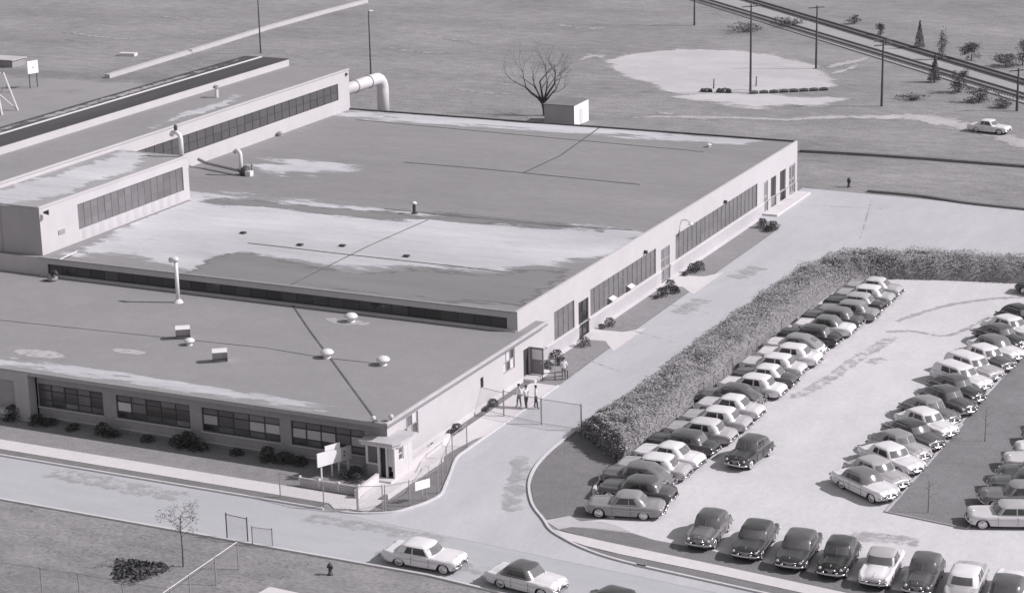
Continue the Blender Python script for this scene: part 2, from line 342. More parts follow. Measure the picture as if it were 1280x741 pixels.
# stains and wheel marks in the paving
for p0, p1, wd in (((845, 392), (880, 374), 1.5), ((915, 348), (950, 334), 1.7), ((1060, 668), (1110, 674), 1.3), ((1108, 673), (1150, 678), 1.2), ((1085, 455), (1105, 448), 1.0), ((60, 590), (230, 622), 1.6), ((380, 646), (560, 676), 1.2), ((470, 690), (700, 730), 1.0), ((650, 570), (640, 640), 1.2), ((990, 500), (1120, 420), 1.0)):
    pk = .62 if abs(p0[0]-p1[0]) < 60 else .40
    patch('paving_stain', strip(smooth_path([px(*p0), px(p0[0]*.65+p1[0]*.35+3, p0[1]*.65+p1[1]*.35), px(p0[0]*.3+p1[0]*.7-2, p0[1]*.3+p1[1]*.7), px(*p1)], 4), wd*1.5, .0405, pk), 'stain')
patch('wheel_mark', strip(smooth_path([px(*q) for q in ((1105, 415), (1140, 414), (1175, 420), (1200, 415), (1240, 395))], 5), .7, .041, .8), 'stain')
patch('wheel_mark', strip(smooth_path([px(*q) for q in ((1120, 402), (1180, 383), (1240, 374), (1300, 370))], 5), .9, .041, .8), 'stain')
for (a, b) in (((705, 439), (782, 467)), ((752, 402), (842, 428)), ((800, 372), (886, 392)), ((1000, 256), (1110, 262)), ((1090, 250), (1075, 300))):
    p = px(*a); q = px(*b); patch('expansion_joint', strip([p, ((p[0]+q[0])/2, (p[1]+q[1])/2), q], .25, .0405, .8), 'stain')
# railway
def ext(a, b, n0, n1):
    a = Vector(a); b = Vector(b); d = (b-a).normalized(); return [tuple(a-d*n0), tuple(a), tuple(b), tuple(b+d*n1)]
T1 = ext(px(956, 8), px(1280, 105), 70, 60); T2 = ext(px(902, 9), px(1280, 123), 70, 60)
struct('railway_ballast', ribbon_prism([((a[0]+b[0])/2, (a[1]+b[1])/2) for a, b in zip(T1, T2)], 9.6, 0, .14), 'ballast')
def rail_track(path, lb, tm):
    e = empty('railway_track', (path[1][0], path[1][1], .14)); ox, oy = path[1]
    rel = [(p[0]-ox, p[1]-oy) for p in path]
    for s in (-1, 1):
        mb = MB(); d = Vector((rel[2][0]-rel[1][0], rel[2][1]-rel[1][1])).normalized(); nn = Vector((-d.y, d.x))*.74*s
        m2 = ribbon_prism([(p[0]+nn.x, p[1]+nn.y) for p in rel], .16, .12, .32); m2.build('rail', 'rail', e)
    mb = MB(); a = Vector(rel[0]); b = Vector(rel[-1]); d = (b-a).normalized(); nn = Vector((-d.y, d.x)); k = int((b-a).length/.65)
    for i in range(k):
        c = Vector(rel[0])+d*(i*.65)
        q = [c+nn*1.25+d*.12, c+nn*1.25-d*.12, c-nn*1.25-d*.12, c-nn*1.25+d*.12]
        mb.prism([(v.x, v.y) for v in q], 0, .13)
    o = mb.build('sleepers', tm, e); o['kind'] = 'stuff'
    tag(e, lb, 'railway track', 'railway tracks')
rail_track(T1, 'dark railway track along the bushes, farther from the sandy clearing', 'tie')
rail_track(T2, 'railway track on the edge of the pale ballast nearer the sandy clearing', 'tie_pale')

# ------------------------------------------------------------------ buildings
def wall_cells(mb, to3, u0, u1, v0, v1, ops, dep):
    """front skin of a wall with openings and their reveals; to3(u, v, d) gives the point d metres inside the wall"""
    us = sorted({u0, u1, *[c for o in ops for c in o[:2]]}); vs = sorted({v0, v1, *[c for o in ops for c in o[2:4]]})
    hole = lambda u, v: any(o[0] < u < o[1] and o[2] < v < o[3] for o in ops)
    for i in range(len(us)-1):
        for j in range(len(vs)-1):
            a, b, c, d = us[i], us[i+1], vs[j], vs[j+1]
            if not hole((a+b)/2, (c+d)/2): mb.add([to3(a, c, 0), to3(b, c, 0), to3(b, d, 0), to3(a, d, 0)], [(0, 1, 2, 3)])
    for (a, b, c, d) in [o[:4] for o in ops]:
        for (p, q) in (((a, c), (b, c)), ((b, c), (b, d)), ((b, d), (a, d)), ((a, d), (a, c))):
            mb.add([to3(*p, 0), to3(*p, dep), to3(*q, dep), to3(*q, 0)], [(0, 1, 2, 3)])
def facing_x(x): return lambda u, v, d: (x-d, u, v)
def facing_y(y): return lambda u, v, d: (u, y+d, v)
_pane = {}
def pane_mesh(w, h, m):
    k = (round(w, 3), round(h, 3), m)
    if k not in _pane: _pane[k] = MB().box(-w/2, w/2, -.012, .012, -h/2, h/2).mesh('pane', m)
    return _pane[k]
def window(parent, axis, pos, u0, u1, v0, v1, ncol, rows, frame='sash', glass='glass_dark', bar=.06, pick=None, dep=.12, label=None):
    """a sash in an opening: frame mesh, each light a pane of its own; rows = list of height fractions"""
    uc, vc = (u0+u1)/2, (v0+v1)/2
    rz = math.pi/2 if axis == 'x' else 0
    loc = (pos-dep, uc, vc) if axis == 'x' else (uc, pos+dep, vc)
    W, H = u1-u0, v1-v0; mb = MB(); w2, h2 = W/2, H/2
    ze = [-h2]
    for r_ in rows: ze.append(ze[-1]+H*r_)
    mb.box(-w2, w2, -.05, .03, -h2, -h2+bar); mb.box(-w2, w2, -.05, .03, h2-bar, h2)
    xe = [-w2+W*i/ncol for i in range(ncol+1)]
    for i, x in enumerate(xe):
        a, b = (x, x+bar) if i == 0 else (x-bar, x) if i == ncol else (x-bar/2, x+bar/2)
        mb.box(a, b, -.047, .027, -h2+bar, h2-bar)
    for z in ze[1:-1]:
        for i in range(ncol): mb.box(xe[i]+bar*.9, xe[i+1]-bar*.9, -.044, .024, z-bar/2, z+bar/2)
    f = mb.build('window', frame, parent, loc, rz)
    if label: f['label'] = label
    for i in range(ncol):
        for j in range(len(rows)):
            g = glass
            if pick: g = pick(i, j) or glass
            o = link('pane', pane_mesh(W/ncol-bar*.8, ze[j+1]-ze[j]-bar*.8, g), f, ((xe[i]+xe[i+1])/2, 0, (ze[j]+ze[j+1])/2))
            o.rotation_euler = (random.uniform(-.012, .012), 0, random.uniform(-.012, .012))
    return f
def thing(name, label, cat, loc=(0, 0, 0), group=None): return tag(empty(name, loc), label, cat, group)
def seam(parent, pts, z, wd=.14, m='seam'): return ribbon_prism(pts, wd, z, z+.012).build('roof_seam', m, parent)

H1, H2, HP, HM = 3.82, 5.31, 9.40, 9.80
XW, YF, YH, YB = -1.02, .72, 22.27, 89.4
XO = -.45                                                # outer face of the office side wall
# ---- office wing
off = thing('office_building', 'low flat roofed office wing with dark brick front and ribbon windows', 'building')
WX = [(-30.1, -23.9), (-22.75, -16.4), (-15.4, -8.95), (-8.05, -2.2)]
mb = MB()
wall_cells(mb, facing_y(YF), -29.75, XO, 0, H1-.25, [(a, b, 1.05, 2.82) for a, b in WX if a > -29.75]+[(-29.7, -23.9, 1.05, 2.82)], .16)
mb.build('front_wall', 'wall_brick', off)
WX[0] = (-29.7, -23.9)
def pick_for(g):
    def f(i, j):
        r_ = random.random()
        if g == 3 and j == 1: return 'blind' if r_ < .75 else 'glass_shade'
        if g == 2 and j == 1: return 'blind' if r_ < .5 else 'glass_shade'
        if g == 1: return 'blind' if r_ < .12 else ('glass_shade' if r_ < .55 else None)
        return 'glass_shade' if r_ < .5 else None
    return f
for g, (a, b) in enumerate(WX):
    window(off, 'y', YF, a, b, 1.05, 2.82, 5, (.28, .42, .30), glass='glass_dark', bar=.085, pick=pick_for(g))
    MB().box(a-.08, b+.08, YF-.09, YF+.02, .965, 1.045).build('window_sill', 'concrete_grey', off)
    MB().box(a+.3, b-.2, YF-.14, YF-.002, .26, .34).build('base_ledge', 'concrete_grey', off)
# side wall of the office
SOP = [(2.9, 5.1, 1.5, 3.15), (14.7, 15.2, 1.7, 2.5), (18.5, 20.5, 1.6, 3.2), (22.0, 23.2, .30, 2.5)]
mb = MB(); wall_cells(mb, facing_x(XO), YF, 25.5, 0, H1-.25, SOP, .18)
mb.add([(XO, 25.5, 0), (-1.5, 25.5, 0), (-1.5, 25.5, H1-.25), (XO, 25.5, H1-.25)], [(0, 1, 2, 3)]); mb.build('side_wall', 'wall_white', off)
MB().box(XO-.2, XO+.06, 3.6, 21.8, 0, .40).build('plinth', 'concrete', off)
window(off, 'x', XO, 2.9, 5.1, 1.5, 3.15, 3, (.5, .5), frame='sash_pale', glass='glass_shade', bar=.08, pick=lambda i, j: 'blind' if (i+j) % 2 else None)
window(off, 'x', XO, 14.7, 15.2, 1.7, 2.5, 1, (1,), glass='glass_dark')
window(off, 'x', XO, 18.5, 20.5, 1.6, 3.2, 3, (.5, .5), frame='sash_pale', glass='blind', bar=.09, pick=lambda i, j: 'glass_shade' if random.random() < .35 else None)
MB().box(XO-.3, XO-.16, 22.0, 23.2, .3, 2.5).build('doorway', 'door_dark', off)
MB().box(XO+.03, .5, 21.9, 24.6, 0, .28).build('door_step', 'concrete', off)
dl = MB().box(0, 1.1, -.03, .03, .32, 2.45).build('door', 'door_grey', off, (XO+.02, 23.22, 0), 0)
MB().box(.14, .98, -.045, .045, 1.5, 2.3).build('pane', 'metal_white', dl); MB().box(.9, 1.0, -.08, .08, 1.25, 1.31).build('handle', 'chrome', dl)
# roof with its overhang
rf = MB().box(-60, 0, 0, 25.55, H1-.25, H1).build('roof', 'roof_office', off)
rf.data.materials.append(MATS['flashing'])
MB().box(-.16, .03, -.04, 25.6, H1-.06, H1+.09).build('roof_edge', 'flashing', rf)
MB().box(-60, -.17, -.05, .10, H1-.26, H1+.03).build('roof_edge', 'metal_grey', rf)
seam(rf, [(-60, 9.2), (-40.5, 10.0), (-17, 11.6), (-11.6, 11.15), (-7, 11.4)], H1+.002, .12)
seam(rf, [(-20.9, 22.1), (-16, 16.6), (-11.0, 11.2), (-.9, .2)], H1+.016, .13)
patch('roof_stain', strip([(-56, 2.2), (-40, 1.6), (-20, 1.5), (-6, 1.2), (-2, 1)], 2.6, H1+.004, .8), 'roof_pale', rf)
for q in ((-14.6, 19.9, 2.2), (-32, 4, 2.5), (-26, 7, 1.6)):
    patch('roof_stain', blob([(q[0]+math.cos(t)*q[2], q[1]+math.sin(t)*q[2]*.4) for t in [k*.785 for k in range(8)]], H1+.005), 'stain', rf)
# the pale bay at the end of the office front
bay = MB(); wall_cells(bay, facing_y(-.12), -60, -29.9, 0, H1-.02, [(-59, -31.2, .9, 3.05)], .35)
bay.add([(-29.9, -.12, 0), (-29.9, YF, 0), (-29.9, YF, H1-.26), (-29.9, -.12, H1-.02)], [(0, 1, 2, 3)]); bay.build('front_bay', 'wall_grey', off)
MB().box(-59.2, -31.0, .15, .3, .85, 3.1).build('bay_panel', 'wall_brick', off)
MB().box(-59.2, -31.6, -.55, -.14, .55, .85).build('planter', 'concrete_grey', off)

# ---- main hall
hall = thing('factory_hall', 'large flat roofed factory hall with long white side wall', 'building')
RA = (28.9, 32.8, 1.2, 3.55); RB = (36.0, 50.3, 1.25, 3.53); RD = (55.0, 77.0, 1.25, 3.6)
OPS = [RA, (33.6, 35.6, .03, 3.05), RB, (51.5, 53.6, .03, 3.08), RD, (79.0, 80.2, .1, 3.25), (81.1, 82.7, .15, 3.22), (83.9, 85.7, .15, 3.28), (86.8, 88.75, .15, 3.25)]
mb = MB(); wall_cells(mb, facing_x(XW), 25.62, YB, 1.12, H2+.12, [tuple(o[:2])+(max(o[2], 1.2),)+(o[3],) if o[2] > 1 else (o[0], o[1], 1.13, o[3]) for o in OPS], .2)
mb.add([(XW, YH, H1-.3), (XW, 25.62, H1-.3), (XW, 25.62, H2+.12), (XW, YH, H2+.12)], [(0, 1, 2, 3)])
mb.build('side_wall', 'wall_white', hall)
mb = MB(); wall_cells(mb, facing_x(XW+.05), 25.4, YB, 0, 1.12, [(o[0], o[1], .0, 1.119) for o in OPS if o[2] < 1], .25); mb.build('plinth', 'wall_plinth', hall)
for (y0, y1) in ((27.25, 33.55), (35.65, 51.45), (53.65, 78.95)): MB().box(XW-.1, XW+.12, y0, y1, 1.1, 1.19).build('sill_course', 'concrete', hall)
rpick = None
window(hall, 'x', XW, *RA, 4, (1/3, 1/3, 1/3), frame='sash_mid', glass='glass_obscure', bar=.05, pick=rpick)
wB = window(hall, 'x', XW, *RB, 14, (.34, .33, .33), frame='sash_mid', glass='glass_obscure', bar=.045, pick=rpick)
window(hall, 'x', XW, *RD, 20, (.34, .33, .33), frame='sash_mid', glass='glass_obscure', bar=.045, pick=rpick)
for yy in (40.3, 44.3):                                   # two hopper lights stand open
    MB().box(-.52, .52, -.55, -.10, -.02, .02).build('open_sash', 'metal_white', wB, (yy-43.15, 0, -.55)).rotation_euler.x = R(28)
    MB().box(-.5, .5, .02, .06, -.4, .35).build('open_gap', 'door_dark', wB, (yy-43.15, -.02, -.55))
window(hall, 'x', XW, 33.6, 35.6, .03, 3.05, 2, (.4, .25, .35), frame='door_dark', glass='glass_dark', bar=.09)
window(hall, 'x', XW, 51.5, 53.6, .03, 3.08, 2, (.4, .25, .35), frame='sash_pale', glass='glass_obscure', bar=.12, pick=lambda i, j: 'door_grey' if i == 1 else None)
window(hall, 'x', XW, 79.0, 80.2, .1, 3.25, 1, (.5, .5), frame='sash_pale', glass='door_grey', bar=.2)
for (y0, y1) in ((81.1, 82.7), (83.9, 85.7)): MB().box(XW-.35, XW-.2, y0, y1, .9 if y0 < 83 else .15, 3.25).build('loading_door', 'door_dark', hall)
MB().box(XW-.19, XW-.1, 81.1, 82.7, .15, .95).build('door', 'door_grey', hall)
window(hall, 'x', XW, 86.8, 88.75, .15, 3.25, 2, (.5, .5), frame='sash_pale', glass='glass_obscure', bar=.2)
MB().box(XW+.06, .6, 78.4, 89.0, 0, .22).build('dock_step', 'concrete', hall)
for yy in (47.6, 67.5): MB().box(XW, XW+.3, yy-.09, yy+.09, 3.72, 4.0).build('wall_lamp', 'metal_dark', hall)
lp = MB().tube([(XW-.05, 56.6, 4.6), (XW+.55, 56.3, 4.75), (XW+.95, 56.2, 4.6)], .07, 6); lp.lathe([(.05, .18), (.28, .0), (.26, -.06)], 10, (XW+.98, 56.2, 4.42)); lp.build('wall_lamp', 'metal_white', hall)
# front of the hall above the office roof
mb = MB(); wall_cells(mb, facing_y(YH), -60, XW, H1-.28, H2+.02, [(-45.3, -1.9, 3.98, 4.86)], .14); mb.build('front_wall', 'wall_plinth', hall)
window(hall, 'y', YH, -45.3, -1.9, 3.98, 4.86, 30, (1,), frame='metal_dark', glass='glass_dark', bar=.07)
MB().box(-46, -1.1, YH-.16, YH-.003, H1+.005, H1+.12).build('flashing', 'flashing', hall)
hr = MB().box(-60, XW-.01, YH+.02, YB, H2-.3, H2).build('roof', 'roof_hall', hall)
MB().box(XW-.22, XW-.004, YH, YB, H2+.005, H2+.12).build('parapet', 'wall_white', hr)
MB().box(-60, XW-.29, YB-.25, YB+.05, H2+.005, H2+.14).build('parapet', 'metal_dark', hr)
MB().box(-46.2, XW-.29, YH-.06, YH+.22, H2+.003, H2+.09).build('parapet', 'metal_grey', hr)
Zr = H2+.004
patch('roof_patch', blob([px(*q, H2) for q in ((232, 240), (330, 250), (440, 258), (520, 268), (640, 283), (720, 284), (795, 291), (770, 315), (700, 328), (640, 338), (560, 335), (480, 336), (400, 333), (330, 322), (270, 318), (240, 338), (215, 328), (140, 318), (95, 318), (140, 295), (180, 268))], Zr, .88), 'roof_pale', hr)
patch('roof_patch', strip([px(q, 141+(q-437)*.0705, H2) for q in range(420, 990, 30)], 7.5, Zr+.002, 1.0), 'roof_pale', hr)
patch('roof_patch', blob([px(*q, H2) for q in ((322, 207), (335, 200), (352, 203), (370, 198), (392, 203), (412, 205), (440, 213), (425, 217), (404, 214), (390, 219), (368, 215), (352, 222), (335, 215))], Zr+.002, soft=2.2, peak=.85), 'roof_pale', hr)
patch('roof_patch', strip([px(q, 247+(q-235)*.092, H2) for q in range(240, 560, 30)], 4.2, Zr+.010, .8), 'roof_dark', hr)
patch('roof_patch', strip([px(*q, H2) for q in ((480, 262), (560, 271), (660, 280), (760, 285))], 4, Zr+.011, .72), 'roof_dark', hr)
patch('roof_patch', blob([px(*q, H2) for q in ((240, 350), (265, 322), (300, 316), (380, 332), (440, 345), (520, 338), (600, 345), (680, 338), (700, 345), (650, 382), (560, 376), (400, 360))], Zr+.014, .8), 'roof_dark', hr)
seam(hr, [px(*q, H2) for q in ((505, 203), (600, 211), (700, 221), (800, 231))], Zr+.016, .16)
seam(hr, [px(*q, H2) for q in ((480, 261), (560, 269), (680, 281), (790, 288))], Zr+.016, .14)
seam(hr, [px(*q, H2) for q in ((310, 304), (440, 319), (560, 332), (640, 341))], Zr+.018, .14)
seam(hr, [px(*q, H2) for q in ((752, 158), (700, 195), (655, 216))], Zr+.016, .16)
seam(hr, [px(*q, H2) for q in ((535, 275), (460, 308), (360, 358))], Zr+.020, .10)
seam(hr, [px(*q, H2) for q in ((445, 150), (640, 168), (880, 190))], Zr+.016, .10)
pp = MB().tube([(*px(75, 326, H2), H2+.12), (*px(97, 319, H2), H2+.35), (*px(112, 320, H2), H2+.3)], .06, 6).build('roof_pipe', 'metal_white', hr)
for q in ((304, 292), (428, 308), (375, 307), (508, 321)):
    a = px(*q, H2); MB().box(a[0]-.25, a[0]+.25, a[1]-.18, a[1]+.2, H2+.03, H2+.16).build('roof_drain', 'metal_dark', hr)

# ---- penthouse block and long monitor over the left end
pent = thing('rooftop_block', 'tall white sided block with grey window band rising at the hall front corner', 'building')
XP, YP0, YP1 = -46.3, 23.0, 45.2
mb = MB(); wall_cells(mb, facing_x(XP), YP0, YP1, H1-.2, HP, [(28.2, 44.3, 6.35, 8.6)], .18); mb.build('side_wall', 'wall_white', pent)
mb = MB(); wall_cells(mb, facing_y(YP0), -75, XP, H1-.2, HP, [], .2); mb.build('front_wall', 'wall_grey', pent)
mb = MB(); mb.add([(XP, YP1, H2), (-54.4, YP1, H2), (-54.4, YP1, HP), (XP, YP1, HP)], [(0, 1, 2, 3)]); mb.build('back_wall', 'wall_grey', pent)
window(pent, 'x', XP, 28.2, 44.3, 6.35, 8.6, 16, (1/3, 1/3, 1/3), frame='sash_mid', glass='glass_obscure', bar=.05)
for k in range(12): MB().box(XP+.003, XP+.012, 28.6+k*1.3, 29.15+k*1.3, 5.45, 6.3).build('streak_panel', 'wall_plinth', pent)
pr = MB().box(-75, XP+.03, YP0-.03, YP1+.03, HP, HP+.06).build('roof', 'roof_pent', pent)
MB().box(XP-.16, XP+.06, YP0-.06, YP1+.06, HP+.005, HP+.16).build('coping', 'wall_white', pr)
MB().box(-75, XP-.17, YP0-.05, YP0+.12, HP+.005, HP+.14).build('coping', 'metal_grey', pr)
patch('roof_stain', blob([(-53.6, 24), (-50, 24.5), (-47.6, 27), (-48.6, 33), (-47.8, 38), (-50, 44.5), (-53.6, 44.8), (-52.6, 36), (-53.8, 30)], HP+.066, soft=1.6), 'roof_pale', pr)
MB().box(XP+.002, XP+.05, 25.3, 26.2, 6.55, 6.95).build('wall_vent', 'metal_grey', pent)
hn = MB().lathe([(.05, -.05), (.12, .1), (.24, .42)], 10, (0, 0, 0), 'y').build('loudspeaker', 'metal_dark', pent, (XP+.28, YP0+.25, HP-.35), R(-60))
MB().box(-50.6, -50.45, YP0-.03, YP0-.002, 3.9, HP-.3).build('downpipe', 'metal_grey', pent)

mon = thing('roof_monitor', 'long white walled roof monitor with dark glazing above the factory hall', 'building')
XM = -54.4
mb = MB(); wall_cells(mb, facing_x(XM), 10, YB, H2-.2, HM, [(45.5, 86.9, 6.8, 8.68)], .2); mb.build('side_wall', 'wall_white', mon)
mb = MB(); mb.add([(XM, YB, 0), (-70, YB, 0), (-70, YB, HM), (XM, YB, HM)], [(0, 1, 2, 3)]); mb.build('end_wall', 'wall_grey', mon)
window(mon, 'x', XM, 45.5, 86.9, 6.8, 8.68, 28, (.5, .5), frame='sash', glass='glass_monitor', bar=.05)
mr = MB().box(-70, XM+.02, 10, YB+.02, HM, HM+.05).build('roof', 'roof_office', mon)
MB().box(XM-.2, XM+.05, 10, YB+.05, HM+.055, HM+.2).build('coping', 'wall_white', mr)
patch('roof_stain', strip([(-56.5, 52), (-57, 60), (-56.6, 66), (-57.5, 72)], 3, HM+.056, 1), 'roof_pale', mr)
MB().box(XM+.002, XM+.15, 88.6, 88.9, 9.3, 9.6).build('wall_lamp', 'metal_dark', mon)
sk = MB(); sk.box(-68.4, -62.4, 10, YB+.2, HM+.05, 10.62)
sk.build('skylight_box', 'wall_white', mon)
MB().box(-68.45, -62.36, 9.9, YB+.25, 10.62, 10.68).build('skylight_roof', 'roof_tar', mr)
MB().box(-66.05, -65.9, 12, YB, 10.684, 10.80).build('ridge_rail', 'metal_white', mr)
patch('roof_patch', strip([(-67.3, 30), (-67.3, 50), (-67.3, 70), (-67.3, 88)], 1.6, 10.688, .8), 'roof_office' if False else 'scuff', mr)
# big duct from the monitor end down to the ground
yd = unp(486, 97, 0, -55.6)
dz = 7.3
dct = thing('exhaust_duct', 'thick white exhaust duct bending down behind the monitor end wall', 'duct', (-55.6, YB, 0))
ye = 99.2
P = [(0, 0, dz), (0, ye-YB-1.4, dz)]+[(0, ye-YB-1.4+1.4*math.sin(t), dz-1.4+1.4*math.cos(t)) for t in [R(a) for a in (15, 35, 55, 75, 90)]]
MB().tube(P+[(0, ye-YB, 2.6)], .72, 18).build('pipe', 'metal_white', dct, smooth=True)
MB().lathe([(.9, 0), (.9, 1.6), (.74, 2.6), (.72, 2.7)], 16, (0, ye-YB, 0)).build('base', 'metal_grey', dct)
for yy in (3.2, 6.4): MB().lathe([(.73, -.08), (.79, -.08), (.79, .08), (.73, .08)], 18, (0, yy, dz), 'y').build('joint_band', 'metal_grey', dct)

# ---- roof fittings, each a thing of its own
def roof_thing(name, label, cat, q, z, group=None):
    a = px(*q, z); return thing(name, label, cat, (a[0], a[1], z), group)
def mushroom(q, z, lb, s=1.0, group='round vents on the office roof'):
    e = roof_thing('roof_vent', lb, 'roof vent', q, z, group)
    MB().lathe([(.30*s, 0), (.26*s, .06), (.24*s, .34*s)], 14).build('base', 'metal_white', e)
    MB().lathe([(.30*s, .30*s), (.50*s, .34*s), (.52*s, .44*s), (.38*s, .60*s), (.16*s, .68*s), (.0001, .70*s)], 18).build('cap', 'metal_white', e, smooth=True)
    return e
mushroom((237, 431), H1, 'small white round roof vent between the two curved cowls', .8)
mushroom((409, 447), H1, 'white round roof vent where the two roof seams cross')
mushroom((479, 456), H1, 'white round roof vent at the end of the short roof seam')
mushroom((439, 402), H1, 'white round roof vent close to the dark window strip', 1.05)
e = roof_thing('roof_vent', 'slim capped vent pipe standing alone on the pale hall roof', 'roof vent', (518, 267), H2, 'vents on the hall roof')
MB().tube([(0, 0, 0), (0, 0, .95)], .15, 10).build('pipe', 'metal_dark', e); MB().lathe([(.26, .9), (.27, 1.02), (.12, 1.12), (.0001, 1.14)], 12).build('cap', 'metal_white', e, smooth=True)
MB().lathe([(.34, .03), (.16, .14)], 10).build('flange', 'metal_dark', e)
mushroom((886, 184), H2, 'small capped vent near the far corner of the hall roof', .55, 'vents on the hall roof')
def cowl(q, lb):
    e = roof_thing('roof_cowl', lb, 'roof vent', q, H1, 'curved cowls on the office roof')
    prof = [(-.05, 0), (-.05, .65), (0.02, .85), (.2, 1.0), (.45, 1.04), (.72, .98), (.86, .84)]
    mb = MB(); n = len(prof)
    for s in (-.55, .55): mb.v += [(s, p[0]*-1, p[1]) for p in prof]
    mb.f += [(i, i+1, n+i+1, n+i) for i in range(n-1)]; mb.mi = [0]*len(mb.f)
    mb.build('hood', 'metal_white', e, smooth=True)
    for s in (-.55, .55): MB().add([(s, -p[0], p[1]) for p in prof]+[(s, -.45, .0)], [tuple(range(n+1))]).build('cheek', 'metal_white', e)
    MB().box(-.5, .5, -.4, .04, 0, .1).build('curb', 'metal_grey', e)
    e.rotation_euler.z = R(35)
cowl((229, 421), 'curved white sheet metal cowl nearer the tall vent pipe')
cowl((275, 450), 'curved white sheet metal cowl nearer the front roof edge')
e = roof_thing('vent_stack', 'tall white vent pipe with tee cap on the office roof', 'vent pipe', (223, 378), H1)
MB().tube([(0, 0, 0), (0, 0, 3.45)], .16, 12).build('pipe', 'metal_white', e, smooth=True)
MB().tube([(-.55, .0, 3.5), (.18, 0, 3.62)], .2, 12).build('tee_cap', 'metal_white', e, smooth=True)
MB().lathe([(.42, 0), (.36, .1), (.18, .3)], 12).build('base', 'metal_white', e)
e = roof_thing('fan_unit', 'dark gooseneck fan on the office roof beside the tall grey block', 'roof vent', (66, 351), H1)
MB().tube([(0, 0, 0), (0, 0, .5), (.1, -.05, .8), (.4, -.1, .85), (.6, -.12, .6)], .17, 10).build('gooseneck', 'metal_dark', e, smooth=True)
MB().lathe([(.25, 0), (.45, .15), (.42, .35), (.2, .5)], 12).build('housing', 'metal_grey', e)
MB().tube([(-.7, -.4, .08), (.1, 0, .1)], .06, 6).build('conduit', 'metal_dark', e)
e = thing('gooseneck_vent', 'white gooseneck vent pipe at the back corner of the rooftop block', 'vent pipe', (XP-.35, YP1-.4, HP+.06))
MB().tube([(0, 0, 0), (0, 0, 1.7), (-.1, 0, 2.05), (-.45, 0, 2.3), (-.9, 0, 2.2), (-1.05, 0, 1.95)], .22, 12).build('pipe', 'metal_white', e, smooth=True)
MB().lathe([(.16, 0), (.18, .35), (.1, .5)], 10, (-.5, 0, 2.5)).build('finial', 'metal_dark', e)
e = roof_thing('dust_collector', 'white gooseneck blower with dark ducts on the hall roof', 'roof vent', (302, 219), H2)
MB().tube([(0, 0, 0), (0, 0, 2.1), (-.1, 0, 2.35), (-.4, 0, 2.5), (-.7, 0, 2.25)], .2, 12).build('pipe', 'metal_white', e, smooth=True)
MB().lathe([(.55, 0), (.6, .3), (.45, .7), (.2, .9)], 14, (.3, .2, 0)).build('blower', 'metal_dark', e, smooth=True)
MB().box(.6, 1.2, -.3, .3, 0, .5).build('motor', 'metal_white', e)
MB().tube([(-.3, 0, .45), (-5.2, 1.5, .55), (-6.2, 1.7, .8)], .17, 8).build('duct', 'metal_grey', e)
MB().tube([(.9, .6, 0), (.9, .6, 1.1)], .12, 8).build('side_pipe', 'metal_grey', e)
e = thing('roof_vent', 'small white hooded vent with a long shadow on the monitor roof', 'roof vent', (*px(271, 122, HM+.05), HM+.05))
MB().tube([(0, 0, 0), (0, 0, 1.1)], .2, 10).build('pipe', 'metal_white', e); MB().lathe([(.36, 1.05), (.3, 1.25), (.05, 1.35)], 10).build('cap', 'metal_grey', e)
e = thing('roof_vent', 'small dark valve box at the foot of the monitor wall', 'roof vent', (XM+.4, 73.6, H2))
MB().lathe([(.3, 0), (.3, .35), (.15, .5)], 10).build('base', 'metal_grey', e)
for q, lb in (((467, 528), 'white globe lamp on the office roof corner above the porch'), ((489, 526), 'white globe lamp beside the office roof edge')):
    e = roof_thing('globe_lamp', lb, 'lamp', q, H1, 'globe lamps on the office roof corner')
    MB().lathe([(.1, 0), (.06, .08), (.06, .2)], 8).build('stem', 'metal_dark', e); MB().lathe([(.0001, .16), (.14, .2), (.19, .32), (.14, .45), (.0001, .5)], 12).build('globe', 'lens', e, smooth=True)

# ---- the entrance porch at the office corner
por = thing('entrance_porch', 'small white framed entrance porch at the office corner', 'porch', (0, 0, 0))
MB().prism([(-1.95, -.55), (.62, -.55), (.95, .1), (.95, 2.3), (-1.0, 2.3), (-1.95, .68)], 2.5, 2.66).build('roof', 'flashing', por)
MB().prism([(-1.85, -.45), (.55, -.45), (.85, .12), (.85, 2.2), (-.95, 2.2), (-1.85, .64)], 2.3, 2.5).build('fascia', 'concrete', por)
MB().box(-1.55, -.55, -.30, .66, 0, .95).build('brick_base', 'wall_brick', por)
for (a, b) in ((-1.58, -1.42), (-.68, -.52), (-.06, .08), (.5, .64)): MB().box(a, b, -.32, -.18, .0 if a > -.7 else .95, 2.3).build('post', 'metal_white', por)
MB().box(-1.42, -.68, -.26, -.22, 1.0, 2.28).build('pane', 'glass_shade', por)
MB().box(-.52, -.06, -.10, -.05, .05, 2.28).build('door', 'door_dark', por)
MB().box(-1.42, -.68, -.30, -.20, .95, 1.06).build('rail', 'metal_white', por)
mb = MB(); wall_cells(mb, facing_x(.62), -.18, 1.55, 0, 2.3, [(.3, .95, 1.15, 2.1)], .12); mb.build('side_wall', 'concrete', por)
window(por, 'x', .62, .3, .95, 1.15, 2.1, 1, (.5, .5), frame='metal_white', glass='glass_shade', bar=.07)
MB().box(.1, .5, -.27, -.2, .95, 2.28).build('pane', 'blind', por)
MB().box(-.55, .66, -.95, -.33, 0, .16).build('step', 'concrete', por)
MB().box(XW+.06, .6, 1.6, 2.2, 0, 2.28).build('back_wall', 'concrete', por)

